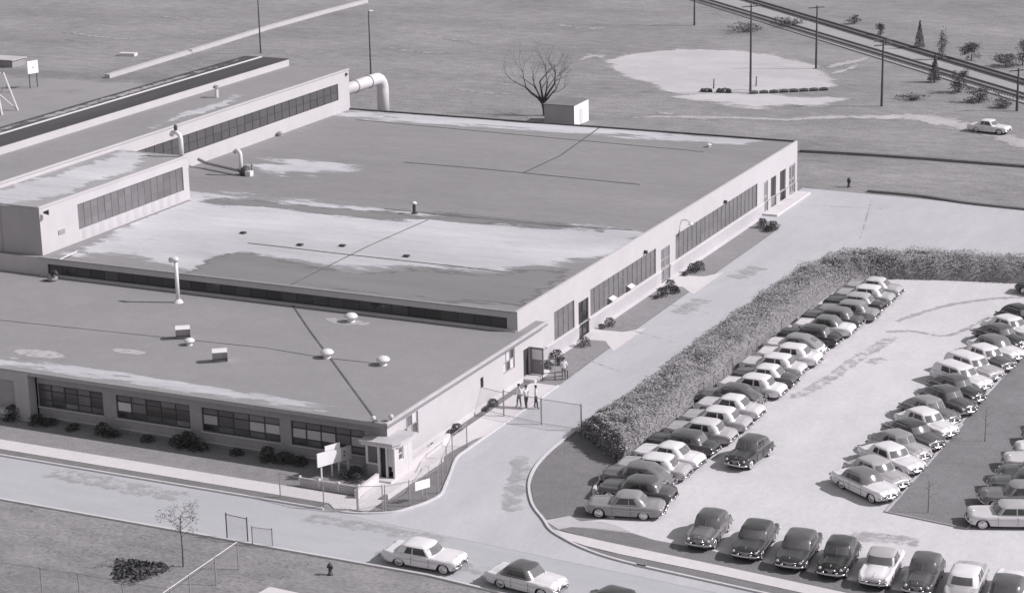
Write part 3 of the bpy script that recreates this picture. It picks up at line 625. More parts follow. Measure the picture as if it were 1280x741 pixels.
# ------------------------------------------------------------------ cars of the early fifties
def lerp_tab(tab, x):
    if x <= tab[0][0]: return tab[0][1]
    for (a, va), (b, vb) in zip(tab, tab[1:]):
        if x <= b:
            t = (x-a)/(b-a); t = t*t*(3-2*t); return va+(vb-va)*t
    return tab[-1][1]
def wheel_proto():
    ty = MB().lathe([(.20, -.07), (.30, -.085), (.335, -.075), (.352, -.03), (.352, .03), (.335, .075), (.30, .085), (.20, .07)], 20, (0, 0, 0), 'y').mesh('wheel', 'tyre', True)
    ww = MB().lathe([(.205, .072), (.295, .088), (.205, .079)], 20, (0, 0, 0), 'y').mesh('whitewall', 'whitewall', True)
    hc = MB().lathe([(.205, .06), (.19, .085), (.12, .10), (.05, .115), (.0001, .118)], 14, (0, 0, 0), 'y').mesh('hubcap', 'chrome', True)
    return ty, ww, hc
WTY, WWW, WHC = wheel_proto()
def make_car(kind):
    """returns [(name, mesh, slot, loc, rotz, children)] for one body style; +X is forward, z = 0 the road"""
    L, W = {'sedan': (5.0, 1.90), 'hardtop': (5.08, 1.93), 'fastback': (4.9, 1.90), 'coupe': (4.92, 1.90), 'wagon': (4.98, 1.90), 'prewar': (4.75, 1.84)}[kind]
    hl, hw = L/2, W/2; old = kind in ('fastback', 'prewar')
    wx = (hl-.82, -hl+1.24) if not old else (hl-.80, -hl+1.08)
    if kind == 'hardtop':
        top = [(-hl, .66), (-hl+.08, .88), (-hl+.30, .97), (-1.5, 1.0), (.8, 1.02), (1.2, 1.0), (hl-.30, .95), (hl-.08, .86), (hl, .66)]
        fen = [(-hl, .74), (-hl+.05, .98), (-hl+.3, 1.0), (-1.2, .97), (.8, .98), (hl-.25, .97), (hl-.05, .93), (hl, .70)]
    elif old:
        top = [(-hl, .50), (-hl+.12, .72), (-hl+.45, .95), (-1.5, 1.12), (.7, 1.12), (1.1, 1.11), (hl-.45, 1.05), (hl-.14, .92), (hl, .62)]
        fen = [(-hl, .48), (-hl+.12, .70), (-hl+.45, .88), (-1.3, .95), (-.5, .94), (.4, .98), (1.2, .98), (hl-.40, .96), (hl-.10, .82), (hl, .54)]
    else:
        top = [(-hl, .62), (-hl+.10, .84), (-hl+.40, .97), (-1.5, 1.05), (.8, 1.06), (1.2, 1.05), (hl-.35, 1.0), (hl-.10, .89), (hl, .62)]
        fen = [(-hl, .60), (-hl+.08, .86), (-hl+.35, .94), (-1.2, .97), (.5, 1.0), (1.1, .98), (hl-.30, .95), (hl-.07, .88), (hl, .62)]
    if kind == 'wagon': top[1:4] = [(-hl+.06, .88), (-hl+.15, 1.0), (-1.5, 1.04)]
    sill = [(-hl, .44), (-hl+.12, .34), (-hl+.5, .27), (0, .24), (hl-.5, .27), (hl-.12, .34), (hl, .44)]
    rnd = .72 if old else .80
    xs = sorted({round(-hl+L*i/78, 4) for i in range(79)} | {-hl+.02, hl-.02, -hl+.05, hl-.05})
    mb = MB(); K = 11
    for x in xs:
        t = abs(x)/hl
        wd = hw*(1-(1-rnd)*max(0, (t-.62)/.38)**2.6)
        if old and abs(x) < 1.0: wd -= .05*math.cos(x*math.pi/2)       # bodies waist between separate wings
        zt = lerp_tab(top, x); zf = lerp_tab(fen, x); zb = lerp_tab(sill, x)
        for q, ra in ((wx[0], .43), (wx[1], .40)):
            dx = abs(x-q)
            if dx < ra: zb = max(zb, .30+math.sqrt(ra*ra-dx*dx)*(1.0 if q > 0 else (.80 if kind != 'hardtop' else .72)))
        zf = min(zf, zt+.06); dip = (.05 if not old else .09) if abs(x) > .9 else 0
        z6 = max(.66, zb+.10); z6 = min(z6, zf-.06)
        z7 = min(max(.46, zb+.05), z6-.02)
        pr = [(0, zt+.015), (wd*.30, zt+.006), (wd*.52, zt-.02), (wd*.66, min(zt, zf)-dip), (wd*.80, zf-.004), (wd*.90, zf-.012), (wd*.97, zf-.07), (wd*.995, (zf+z6)/2-.02), (wd, z6), (wd*.985, z7), (wd*.95, min(zb, z7-.01))]
        mb.v += [(x, p[0], p[1]) for p in pr]+[(x, -p[0], p[1]) for p in pr[1:]]
    n = 2*K-1
    for i in range(len(xs)-1):
        a, b = i*n, (i+1)*n
        for k in range(K-1): mb.f.append((a+k, b+k, b+k+1, a+k+1))
        for k in range(K-1):
            p = 0 if k == 0 else K+k-1; q = K+k
            mb.f.append((a+p, a+q, b+q, b+p))
    e = (len(xs)-1)*n
    mb.f.append(tuple(range(e, e+K))+tuple(range(e+n-1, e+K-1, -1))); mb.f.append(tuple(range(K-1, -1, -1))+tuple(range(K, n)))
    mb.mi = [0]*len(mb.f)
    parts = [('body', mb.mesh('body', 'paint_dark', True), 'body', None, 0, [])]
    parts.append(('underbody', MB().box(-hl+.35, hl-.35, -hw*.80, hw*.80, .22, .48).mesh('underbody', 'tyre'), None, None, 0, []))
    # greenhouse: rings (z, front x, rear x, half width)
    zb = 1.03 if not old else 1.08
    ring = {'sedan': [(zb-.09, 1.10, -1.72, hw*.92), (zb+.03, 1.0, -1.64, hw*.90), (zb+.24, .86, -1.54, hw*.86), (zb+.46, .68, -1.36, hw*.80), (zb+.53, .52, -1.22, hw*.75)],
            'hardtop': [(zb-.09, 1.06, -1.62, hw*.91), (zb+.0, .98, -1.56, hw*.89), (zb+.21, .84, -1.44, hw*.855), (zb+.41, .68, -1.28, hw*.80), (zb+.475, .52, -1.14, hw*.75)],
            'coupe': [(zb-.09, 1.04, -1.46, hw*.91), (zb+.03, .94, -1.38, hw*.89), (zb+.23, .79, -1.24, hw*.85), (zb+.44, .61, -1.02, hw*.79), (zb+.51, .46, -.88, hw*.74)],
            'fastback': [(zb-.16, 1.04, -2.22, hw*.88), (zb+.0, .94, -2.02, hw*.87), (zb+.22, .81, -1.74, hw*.835), (zb+.46, .66, -1.30, hw*.775), (zb+.55, .49, -1.02, hw*.71)],
            'prewar': [(zb-.14, .88, -1.92, hw*.86), (zb+.03, .80, -1.80, hw*.85), (zb+.26, .70, -1.66, hw*.82), (zb+.50, .59, -1.38, hw*.76), (zb+.59, .43, -1.16, hw*.69)],
            'wagon': [(zb-.09, 1.08, -2.38, hw*.92), (zb+.03, .98, -2.33, hw*.90), (zb+.24, .82, -2.25, hw*.865), (zb+.46, .64, -2.13, hw*.82), (zb+.54, .48, -2.02, hw*.77)]}[kind]
    top_ = ring[-1]; cx = (top_[1]+top_[2])/2
    for s, dz in ((.84, .04), (.52, .072), (.2, .086)): ring.append((top_[0]+dz, cx+(top_[1]-cx)*s, cx+(top_[2]-cx)*s, top_[3]*s))
    two = kind in ('coupe', 'hardtop')
    sidef = [0, .06, .30, .52, .575, .80, 1.0] if not two else [0, .05, .30, .54, .575, .84, 1.0]
    if kind in ('fastback', 'prewar'): sidef = [0, .04, .20, .36, .40, .60, 1.0]
    if kind == 'wagon': sidef = [0, .04, .20, .36, .39, .70, .97]
    lab = ['ws', 'ws', 'ws', 'p', 'p', 'p', 's1', 's1', 'p', 's2', 'p', 'p', 'p', 'rw', 'rw']
    def ringpts(q, lvl):
        z, xf, xr, w_ = q; s = min(1, (xf-xr)/2)
        bf = .16*s; br = (.22 if kind != 'wagon' else .08)*s
        P = [(xf, 0), (xf-.02*s, .38*w_), (xf-.09*s, .72*w_), (xf-bf, .86*w_), (xf-bf-.07*s, .96*w_)]
        x0, x1 = xf-bf-.12*s, xr+br+.12*s
        for f in sidef: P.append((x0+(x1-x0)*f, w_*(1+.012*math.sin(f*math.pi))))
        rwf = .70 if not old else .42
        P += [(xr+br*.8, .93*w_), (xr+br*.30, rwf*w_), (xr+.02*s, .36*w_*(1 if not old else .6)), (xr, 0)]
        return [(p[0], p[1], z) for p in P]
    rows = [ringpts(q, i) for i, q in enumerate(ring)]; n1 = len(rows[0])
    groups = {}
    def put(key, quad):
        groups.setdefault(key, MB()).add(quad, [(0, 1, 2, 3)])
    for i in range(len(rows)-1):
        for k in range(n1-1):
            lb = lab[k]
            if not (1 <= i <= 2): lb = 'p'
            if lb == 'rw' and old and i == 1: lb = 'p' if kind == 'fastback' else 'rw'
            a, b, c, d = rows[i][k], rows[i][k+1], rows[i+1][k+1], rows[i+1][k]
            m_ = lambda p: (p[0], -p[1], p[2])
            put(('L', lb) if lb in ('s1', 's2') else lb, [a, b, c, d][::1]); put(('R', lb) if lb in ('s1', 's2') else lb, [m_(b), m_(a), m_(d), m_(c)])
    for k in range(n1-1):
        a, b = rows[-1][k], rows[-1][k+1]; c = (cx, 0, ring[-1][0]+.003)
        groups['p'].add([a, b, c], [(0, 1, 2)]); groups['p'].add([(a[0], -a[1], a[2]), (b[0], -b[1], b[2]), c], [(1, 0, 2)])
    def weld(mb):
        idx = {}; vs = []; mp = []
        for v in mb.v:
            k = tuple(round(c, 4) for c in v)
            if k not in idx: idx[k] = len(vs); vs.append(v)
            mp.append(idx[k])
        fs = []
        for f in mb.f:
            g = []
            for i in f:
                if mp[i] not in g: g.append(mp[i])
            if len(g) > 2: fs.append(tuple(g))
        mb.v = vs; mb.f = fs; mb.mi = [0]*len(fs); return mb
    parts.append(('roof', weld(groups['p']).mesh('roof', 'paint_dark', True), 'roof', None, 0, []))
    for key, nm in (('ws', 'windscreen'), ('rw', 'rear_window'), (('L', 's1'), 'side_window'), (('L', 's2'), 'side_window'), (('R', 's1'), 'side_window'), (('R', 's2'), 'side_window')):
        if key in groups: parts.append((nm, weld(groups[key]).mesh(nm, 'car_screen' if nm in ('windscreen', 'rear_window') else 'car_glass', True), None, None, 0, []))
    # bright work
    def bumper(s):
        yw = hw*.93; pts = []
        for k in range(9):
            t = -1+k/4; pts.append((s*(hl+.07-.20*abs(t)**2.6), yw*t, .47))
        m2 = MB(); m2.tube(pts, [.06]+[.085]*7+[.06], 8)
        for y in (-.38, .38): m2.box(min(s*(hl+.02), s*(hl+.16)), max(s*(hl+.02), s*(hl+.16)), y-.05, y+.05, .38, .66)
        return m2.mesh('bumper', 'chrome', True)
    parts.append(('bumper', bumper(1), None, None, 0, [])); parts.append(('bumper', bumper(-1), None, None, 0, []))
    gr = MB(); gw = hw*(.46 if not old else .34)
    for z in ((.56, .63, .70) if not old else (.52, .60, .68, .76)): gr.tube([(hl-.06, -gw, z), (hl+.012, 0, z), (hl-.06, gw, z)], .026, 6)
    gr.tube([(hl-.40, 0, lerp_tab(top, hl-.40)+.02), (hl-.10, 0, lerp_tab(top, hl-.10)+.03)], .018, 6)
    parts.append(('grille', gr.mesh('grille', 'chrome', True), None, None, 0, []))
    hy = hw*(.70 if not old else .66); hx = hl-.20 if not old else hl-.26; hz = .74
    for s in (-1, 1):
        hlm = MB(); hlm.lathe([(.0001, .17), (.06, .165), (.09, .13), (.10, .08), (.095, -.1)], 14, (0, 0, 0), 'x')
        parts.append(('headlight', hlm.mesh('headlight', 'lens', True), None, (hx+.035, s*hy, hz), 0, []))
        parts.append(('tail_light', MB().lathe([(.0001, -.06), (.06, -.05), (.07, .05)], 8, (0, 0, 0), 'x').mesh('tail_light', 'tail_lens', True), None, (-hl+.10, s*hw*.68, .74), 0, []))
        if not old:
            tr = MB(); tr.tube([(hl-.55, s*hw*.985, .72), (.9, s*(hw*1.0+.004), .70), (-.6, s*(hw*1.0+.004), .69), (-hl+.55, s*hw*.985, .68)], .020, 5)
            parts.append(('side_trim', tr.mesh('side_trim', 'chrome'), None, None, 0, []))
    for s in (-1, 1):
        q0, q1 = rows[1], rows[3]
        bt = MB().tube([(p[0], s*(p[1]+.006), p[2]-.012) for p in q0[4:12]], .014, 4); bt.tube([(p[0], s*(p[1]+.006), p[2]+.006) for p in q1[4:12]], .013, 4)
        parts.append(('window_trim', bt.mesh('window_trim', 'chrome'), None, None, 0, []))
    if old: parts.append(('windscreen_bar', MB().tube([(rows[1][0][0]+.006, 0, rows[1][0][2]), (rows[3][0][0]+.006, 0, rows[3][0][2])], .016, 4).mesh('windscreen_bar', 'chrome'), None, None, 0, []))
    dl_ = MB()
    for s in (-1, 1):
        for xx in ((.78, -.22, -1.02) if kind not in ('coupe', 'hardtop') else (.78, -.42)):
            dl_.box(xx-.008, xx+.008, min(s*hw*.975, s*(hw*1.0+.003)), max(s*hw*.975, s*(hw*1.0+.003)), .36, .88)
    parts.append(('door_gap', dl_.mesh('door_gap', 'tyre'), None, None, 0, []))
    for q in wx:
        for s in (-1, 1): parts.append(('wheel', WTY, None, (q, s*(hw-.17), .352), 0 if s > 0 else math.pi, [('whitewall', WWW), ('hubcap', WHC)]))
    return parts
PROTO = {k: make_car(k) for k in ('sedan', 'hardtop', 'fastback', 'coupe', 'wagon', 'prewar')}
KINDW = {'sedan': 'sedan', 'hardtop': 'hardtop car', 'fastback': 'fastback sedan', 'coupe': 'coupe', 'wagon': 'station wagon', 'prewar': 'rounded older sedan'}
def car(kind, x, y, ang, body, label, roof=None, group=None, sc=1.0):
    e = empty('parked_car', (x, y, .022), R(ang)); tag(e, label, 'car', group); e.scale = (sc, sc*1.045, sc*.935)
    for nm, me, slot, loc, rz, ch in PROTO[kind]:
        o = link(nm, me, e, loc or (0, 0, 0), rz)
        if slot:
            o.material_slots[0].link = 'OBJECT'; o.material_slots[0].material = MATS['paint_'+(body if slot == 'body' else (roof or body))]
        for cn, cm in ch: link(cn, cm, o)
    return e
ORD = ['first', 'second', 'third', 'fourth', 'fifth', 'sixth', 'seventh', 'eighth', 'ninth', 'tenth', 'eleventh', 'twelfth', 'thirteenth', 'fourteenth', 'fifteenth', 'sixteenth', 'seventeenth', 'eighteenth', 'nineteenth', 'twentieth', 'twenty-first', 'twenty-second']
CW = {'white': 'white', 'cream': 'off-white', 'light': 'pale grey', 'silver': 'silver grey', 'grey': 'grey', 'slate': 'dark grey', 'dark': 'very dark', 'black': 'black'}
def desc(kind, body, roof): return CW[body]+' '+KINDW[kind]+(' with '+CW[roof]+' roof' if roof and roof != body else '')
# row with noses to the hedge: (tail x, tail-side y, kind, body, roof, extra angle)
LROW = [(19.6, .75, 'coupe', 'silver', 'silver', 14), (19.3, 3.2, 'sedan', 'slate', 'slate', 6), (18.4, 5.3, 'fastback', 'grey', 'grey', 3), (18.7, 7.3, 'sedan', 'light', 'white', 3), (18.8, 9.5, 'coupe', 'white', 'white', -4),
        (18.8, 12.3, 'sedan', 'dark', 'slate', 0), (19.1, 15.0, 'sedan', 'light', 'cream', 0), (19.2, 17.8, 'sedan', 'light', 'white', 1), (19.2, 20.6, 'coupe', 'cream', 'white', -2), (18.5, 22.9, 'fastback', 'grey', 'slate', 1),
        (19.1, 25.7, 'sedan', 'white', 'white', -1), (19.2, 28.4, 'coupe', 'slate', 'white', 1), (18.9, 31.1, 'sedan', 'cream', 'white', 0), (19.2, 34.0, 'sedan', 'white', 'white', 1), (18.9, 36.4, 'fastback', 'white', 'silver', -1),
        (19.1, 39.4, 'sedan', 'black', 'dark', 0), (19.4, 42.4, 'coupe', 'white', 'grey', 1), (19.3, 44.9, 'sedan', 'slate', 'grey', 0), (19.9, 47.3, 'sedan', 'silver', 'silver', 2), (19.7, 49.8, 'hardtop', 'dark', 'light', 0), (19.8, 52.3, 'sedan', 'light', 'white', 1), (19.8, 54.9, 'coupe', 'light', 'cream', 0)]
for i, (tx, ty, k, b, r_, da) in enumerate(LROW):
    a = 180+da; hl = 2.48
    car(k, tx+math.cos(R(a))*hl, ty+math.sin(R(a))*hl, a, b, '%s, %s in the hedge row from the gate' % (desc(k, b, r_), ORD[i]), r_, 'cars parked along the hedge')
# angled row with noses to the island
RROW = [(32.1, 8.3, 'hardtop', 'white', 'grey'), (32.3, 10.5, 'sedan', 'light', 'light'), (32.4, 13.6, 'hardtop', 'white', 'white'), (32.3, 16.1, 'fastback', 'light', 'silver'), (32.5, 18.6, 'sedan', 'slate', 'dark'), (32.7, 21.3, 'sedan', 'white', 'white'), (32.3, 23.9, 'fastback', 'grey', 'silver'),
        (32.8, 26.6, 'fastback', 'slate', 'slate'), (32.8, 29.4, 'fastback', 'dark', 'slate'), (32.5, 32.3, 'wagon', 'white', 'white'), (32.7, 35.0, 'wagon', 'light', 'white'), (33.0, 37.6, 'sedan', 'slate', 'white'), (33.1, 40.3, 'sedan', 'white', 'grey'), (32.8, 43.3, 'fastback', 'dark', 'slate'), (33.0, 46.2, 'sedan', 'white', 'white'), (33.1, 49.2, 'prewar', 'black', 'black')]
for i, (nx, ny, k, b, r_) in enumerate(RROW):
    a = -32+random.uniform(-2, 2); hl = 2.48
    car(k, nx-math.cos(R(a))*hl, ny-math.sin(R(a))*hl, a, b, '%s, %s in the slanted island row' % (desc(k, b, r_), ORD[i]), r_, 'cars slanted against the lawn island')
# far side of the island, noses towards it
QROW = [(37.5, 6.9, 'hardtop', 'cream', 'light'), (37.4, 10.4, 'sedan', 'grey', 'silver'), (37.4, 12.9, 'sedan', 'slate', 'slate'), (37.4, 15.0, 'fastback', 'slate', 'grey'), (37.3, 17.4, 'sedan', 'cream', 'white'), (37.5, 19.9, 'sedan', 'white', 'white'), (37.4, 22.8, 'sedan', 'dark', 'slate'), (37.5, 25.6, 'coupe', 'white', 'light')]
for i, (nx, ny, k, b, r_) in enumerate(QROW):
    a = 200+random.uniform(-2, 2); hl = 2.5
    car(k, nx-math.cos(R(a))*hl, ny-math.sin(R(a))*hl, a, b, '%s, %s across the island' % (desc(k, b, r_), ORD[i]), r_, 'cars beyond the lawn island')
# front row facing the street
FROW = [(23.6, -3.9, 'prewar', 'grey', 'slate', -87), (26.8, -4.3, 'sedan', 'dark', 'dark', -86), (29.7, -4.7, 'sedan', 'dark', 'slate', -86), (32.3, -5.0, 'prewar', 'black', 'dark', -86), (35.0, -5.3, 'coupe', 'white', 'light', -86), (37.6, -5.5, 'prewar', 'slate', 'slate', -86), (40.1, -5.6, 'sedan', 'light', 'white', 94), (42.6, -5.9, 'hardtop', 'white', 'slate', 94)]
for i, (nx, ny, k, b, r_, a) in enumerate(FROW):
    aa = a if a < 0 else -86; hl = 2.48
    car(k, nx-math.cos(R(aa))*hl-.05, ny-math.sin(R(aa))*hl, a, b, '%s, %s in the street front row' % (desc(k, b, r_), ORD[i]), r_, 'cars parked facing the street')
for o in (car('hardtop', 9.1, -12.0, -.5, 'white', 'white two-door car with whitewall tyres driving along the road', 'white'),
          car('coupe', 16.2, -12.7, -8, 'white', 'white car with dark roof on the road behind the driving white car', 'slate'),
          car('sedan', 22.9, -14.2, -8, 'dark', 'dark sedan on the road ahead, mostly cut off', 'dark'),
          car('prewar', 21.15, 12.4, -96, 'dark', 'dark rounded sedan driving through the middle of the parking lot', 'slate'),
          car('coupe', 10.3, 126.2, -12, 'white', 'pale car on the dirt track below the railway', 'white'),
          car('sedan', 31.0, 60.2, 175, 'dark', 'dark car by the back hedge at the end of the lot', 'dark')):
    o.name = 'car'

# ------------------------------------------------------------------ plants
SIZE = lambda k, s: ('tiny' if s < .65 else 'small' if s < .9 else 'full')
def leafs(mb, pts, s0, s1, flat=.0, rnd=random):
    """small leaf blades; flat > 0 turns them towards the sky"""
    for p in pts:
        s = rnd.uniform(s0, s1); n = Vector((rnd.gauss(0, 1), rnd.gauss(0, 1), rnd.gauss(0, 1)+flat)).normalized(); a = n.orthogonal().normalized()
        a = (a*math.cos(rnd.random()*6.28)+n.cross(a)*math.sin(rnd.random()*6.28)).normalized(); b = n.cross(a); a = a*s; b = b*s*.55; P = Vector(p)
        mb.add([P-a*.5, P+b*.5, P+a*.5, P-b*.5], [(0, 1, 2, 3)])
def shrub_meshes(seed, r, h, n, lm, ls=(.09, .19), ragged=.25):
    rr = random.Random(seed); mb = MB(); pts = []
    for _ in range(n):
        t = rr.uniform(0, 6.283); u = rr.random()**.45; v = rr.random()
        k = 1+ragged*math.sin(3*t+seed)*rr.random()
        pts.append((math.cos(t)*r*u*k*math.sqrt(1-(v*.92)**2.2), math.sin(t)*r*u*k*math.sqrt(1-(v*.92)**2.2), .06+h*v))
    leafs(mb, pts, *ls, rnd=rr)
    st = MB()
    for k in range(6):
        t = k*1.05+rr.random(); st.tube([(0, 0, 0), (math.cos(t)*r*.3, math.sin(t)*r*.3, h*.4), (math.cos(t)*r*.6, math.sin(t)*r*.6, h*.75)], [.025, .018, .008], 5)
    return mb.mesh('foliage', lm), st.mesh('stem', 'bark')
SH = [shrub_meshes(11, .62, .85, 420, 'leaf_dark'), shrub_meshes(12, .5, .6, 320, 'leaf_dark'), shrub_meshes(13, .8, 1.0, 560, 'leaf_dark'), shrub_meshes(14, .45, 1.0, 360, 'leaf_dark')]
def shrub(k, x, y, lb, grp, s=1.0):
    e = thing('shrub', lb, 'shrub', (x, y, .02), grp); e.rotation_euler.z = random.uniform(0, 6.28); e.scale = (s, s, s)
    link('foliage', SH[k][0], e); link('stem', SH[k][1], e); return e
for i, (x, y, k, s) in enumerate(((-.05, 6.4, 1, .5), (-.1, 9.2, 1, .6), (-.1, 10.1, 1, .8), (-.1, 14.8, 1, .55), (-.1, 15.9, 1, .85))): shrub(k, x, y, '%s dark shrub, %s from the porch along the office side wall' % (SIZE(k, s), ORD[i]), 'shrubs along the office side wall', s)
for i, (q, k, s) in enumerate((((684, 461), 0, .75), ((696, 449), 0, .85), ((700, 456), 1, .8), ((730, 433), 2, .75), ((703, 424), 0, .7))):
    a = px(*q); shrub(k, a[0], a[1], '%s dark shrub, %s from the open office door in the bed' % (SIZE(k, s), ORD[i]), 'shrubs by the office door', s)
for i, (q, k, s) in enumerate((((762, 408), 0, .8), ((752, 411), 1, .6))):
    a = px(*q); shrub(k, a[0], a[1], '%s dark shrub on the lawn beside the dark hall doorway' % SIZE(k, s), 'shrubs beside the dark hall doorway', s)
for i, (q, k, s) in enumerate((((828, 371), 0, .9), ((838, 362), 0, .95), ((844, 367), 1, 1), ((820, 374), 1, .5), ((866, 341), 0, .95), ((874, 338), 2, .8), ((856, 345), 1, .6))):
    a = px(*q); shrub(k, a[0], a[1], '%s dark shrub, %s of those around the pale middle hall door' % (SIZE(k, s), ORD[i]), 'shrubs beside the middle hall door', s)
for i, (q, k, s) in enumerate((((953, 285), 0, 1.0), ((966, 288), 0, 1.0), ((960, 290), 1, .9))):
    a = px(*q); shrub(k, a[0], a[1], '%s dark shrub, %s in the clump by the hall loading dock' % (SIZE(k, s), ORD[i]), 'shrubs at the loading dock', s)
for i, (x, k, s) in enumerate(sorted([(-31.5, 3, 1.2), (-29.2, 0, .9), (-28.3, 1, .9), (-23.3, 3, 1.0), (-22.4, 1, .9), (-16.8, 0, 1), (-16.0, 3, 1.3), (-14.9, 1, 1), (-9.4, 3, 1.1), (-8.2, 0, .9), (-7.0, 1, 1), (-26, 1, .8), (-19.5, 1, .8), (-12, 1, .8)])):
    shrub(k, x, -.15+random.uniform(-.25, .1), '%s dark shrub, %s along the office front wall from the pale bay' % (SIZE(k, s), ORD[i]), 'shrubs along the office front', s).scale = (s*1.5, s*1.25, s*.85)
for x, y, s, wd in ((-2.1, -.9, .9, 'larger'), (-2.7, -1.4, .8, 'middle'), (-1.6, -1.6, .7, 'smallest')): shrub(0, x, y, wd+' dark shrub between the entrance porch and white signboard', 'shrubs beside the porch', s)
jm = shrub_meshes(31, 1.75, .16, 700, 'leaf_dark', (.14, .36), .45)
a = px(172, 714); e = thing('shrub', 'low spreading dark juniper on the grass across the road', 'shrub', (a[0], a[1], 0)); link('foliage', jm[0], e); link('stem', jm[1], e)

def branch(mb, p, d, l, r, lev, rr, tips, spread=.55, seg=3, up=.12):
    pts = [p]; rs = [r]; q = p.copy(); dd = d.copy()
    for i in range(seg):
        dd = (dd+Vector((rr.gauss(0, .12), rr.gauss(0, .12), rr.gauss(0, .08)+up*.3))).normalized(); q = q+dd*(l/seg); pts.append(q.copy()); rs.append(r*(1-.45*(i+1)/seg))
    mb.tube(pts, rs, 6 if lev < 2 else 4, False)
    if lev == 0 or r < .006: tips.append(q); return
    k = rr.choice((2, 3, 3))
    for i in range(k):
        ax = dd.orthogonal().normalized(); ax = (Matrix.Rotation(rr.uniform(0, 6.283), 3, dd) @ ax)
        nd = (Matrix.Rotation(rr.uniform(.35, 1.0)*spread*1.5, 3, ax) @ dd); nd.z += up; nd.normalize()
        branch(mb, pts[rr.choice((-1, -1, -2))], nd, l*rr.uniform(.62, .86), rs[-1]*rr.uniform(.62, .85), lev-1, rr, tips, spread, seg, up)
    tips.append(q)
# the bare tree beside the white shed
a = px(688, 143); rr = random.Random(5); mb = MB(); tips = []; tw = MB()
e = thing('bare_tree', 'large leafless tree leaning beside the small white shed', 'tree', (a[0]-.2, a[1]-1, 0))
mb.tube([(0, 0, 0), (-.15, 0, .9), (-.35, 0, 1.6)], [.34, .27, .24], 8); mb.build('trunk', 'bark', e)
for (dx, dy, dz, ll, r0) in ((-.75, .1, .9, 3.0, .2), (-.1, .2, 1, 2.8, .18), (.55, -.1, 1, 2.9, .2), (.25, .4, 1, 2.7, .15), (-.4, -.4, 1, 2.6, .14), (.9, .3, .7, 2.6, .14)):
    branch(tw, Vector((-.3, 0, 1.5)), Vector((dx, dy, dz)).normalized(), ll, r0, 6, rr, tips, .62, 3, .08)
lf = MB(); leafs(lf, [t+Vector((rr.gauss(0, .35), rr.gauss(0, .35), rr.gauss(0, .3))) for t in tips for _ in range(1)], .05, .16, rnd=rr)
tw.build('crown', 'bark', e); lf.build('twigs', 'bark', e)['kind'] = 'stuff'
# sapling across the road
a = px(229, 708); e = thing('sapling', 'slender young tree with sparse leaves across the road', 'tree', (a[0], a[1], 0)); rr = random.Random(9); tips = []; tw = MB()
MB().tube([(0, 0, 0), (.03, 0, 1.2), (0, 0, 2.4), (.04, 0, 3.4)], [.05, .04, .032, .015], 6).build('trunk', 'bark', e)
for k in range(9):
    t = k*2.4; z = 1.9+k*.17
    branch(tw, Vector((0, 0, z)), Vector((math.cos(t), math.sin(t), .75)).normalized(), .62, .018, 2, rr, tips, .6, 2, .05)
lf = MB(); leafs(lf, [t+Vector((rr.gauss(0, .12), rr.gauss(0, .12), rr.gauss(0, .1))) for t in tips for _ in range(6)], .05, .14, rnd=rr)
tw.build('crown', 'bark', e); lf.build('leaves', 'leaf_mid', e)
for q, h, lb in (((1160, 641), 2.1, 'thin stake with wisps on the lawn island near its street end'), ((1231, 552), 2.2, 'thin twiggy sapling in the middle of the lawn island')):
    a = px(*q); e = thing('sapling', lb, 'tree', (a[0], a[1], .02)); tips = []; tw = MB()
    MB().tube([(0, 0, 0), (.02, 0, h)], [.03, .012], 5).build('trunk', 'bark', e)
    for k in range(5): branch(tw, Vector((0, 0, h*(.5+.11*k))), Vector((math.cos(k*2.1), math.sin(k*2.1), .8)).normalized(), .45, .012, 1, rr, tips, .6, 2)
    tw.build('crown', 'bark', e)
# trees and scrub beside the railway
def field_tree(q, h, r, lm, lb, seed, n=500, cone=False, grp=None):
    a = px(*q); rr = random.Random(seed); e = thing('field_tree', lb, 'tree', (a[0], a[1], 0), grp)
    MB().tube([(0, 0, 0), (.05, .03, h*.4), (0, .05, h*.85)], [.1, .07, .02], 6).build('trunk', 'bark', e)
    pts = []
    n = int(n*3.2); cl = [(rr.gauss(0, r*.45), rr.gauss(0, r*.45), h*rr.uniform(.12, .92)) for _ in range(18)]
    for _ in range(n):
        if cone:
            v = rr.random()**1.4; t = rr.uniform(0, 6.28); u = r*(1-v)*rr.random()**.5; pts.append((math.cos(t)*u, math.sin(t)*u, h*(.08+.92*v)))
        else:
            c = rr.choice(cl); k = max(.25, 1-abs(c[2]/h-.5)); pts.append((c[0]*k+rr.gauss(0, r*.2), c[1]*k+rr.gauss(0, r*.2), max(.1, c[2]+rr.gauss(0, h*.07))))
    m = MB(); leafs(m, pts, .13, .28, rnd=rr); m.build('crown', lm, e)
TG = 'trees beside the railway'
field_tree((1149, 62), 4.2, .9, 'leaf_far', 'narrow conical tree behind the far railway track', 41, 380, True, TG)
field_tree((1176, 76), 4.4, 1.0, 'leaf_far', 'thin leafy tree growing between the railway tracks', 42, 220, False, TG)
field_tree((1214, 76), 2.6, 1.5, 'leaf_far', 'squat dark bush tree behind the far railway track', 43, 420, False, TG)
field_tree((1168, 103), 3.6, 1.0, 'leaf_far', 'feathery conical tree on the near slope of the railway', 44, 420, True, TG)
field_tree((1198, 116), 3.2, 1.2, 'leaf_far', 'bushy tree on the near railway slope casting a long shadow', 45, 460, False, TG)
field_tree((1224, 128), 1.9, 1.9, 'leaf_far', 'wide low bush at the foot of the railway slope', 46, 420, False, TG)
field_tree((1257, 84), 1.7, 2.2, 'leaf_far', 'wide dark scrub behind the far railway track', 47, 420, False, TG)
field_tree((1278, 82), 3.6, 1.5, 'leaf_far', 'grey leafy tree behind the track near the trackside pole', 48, 300, False, TG)
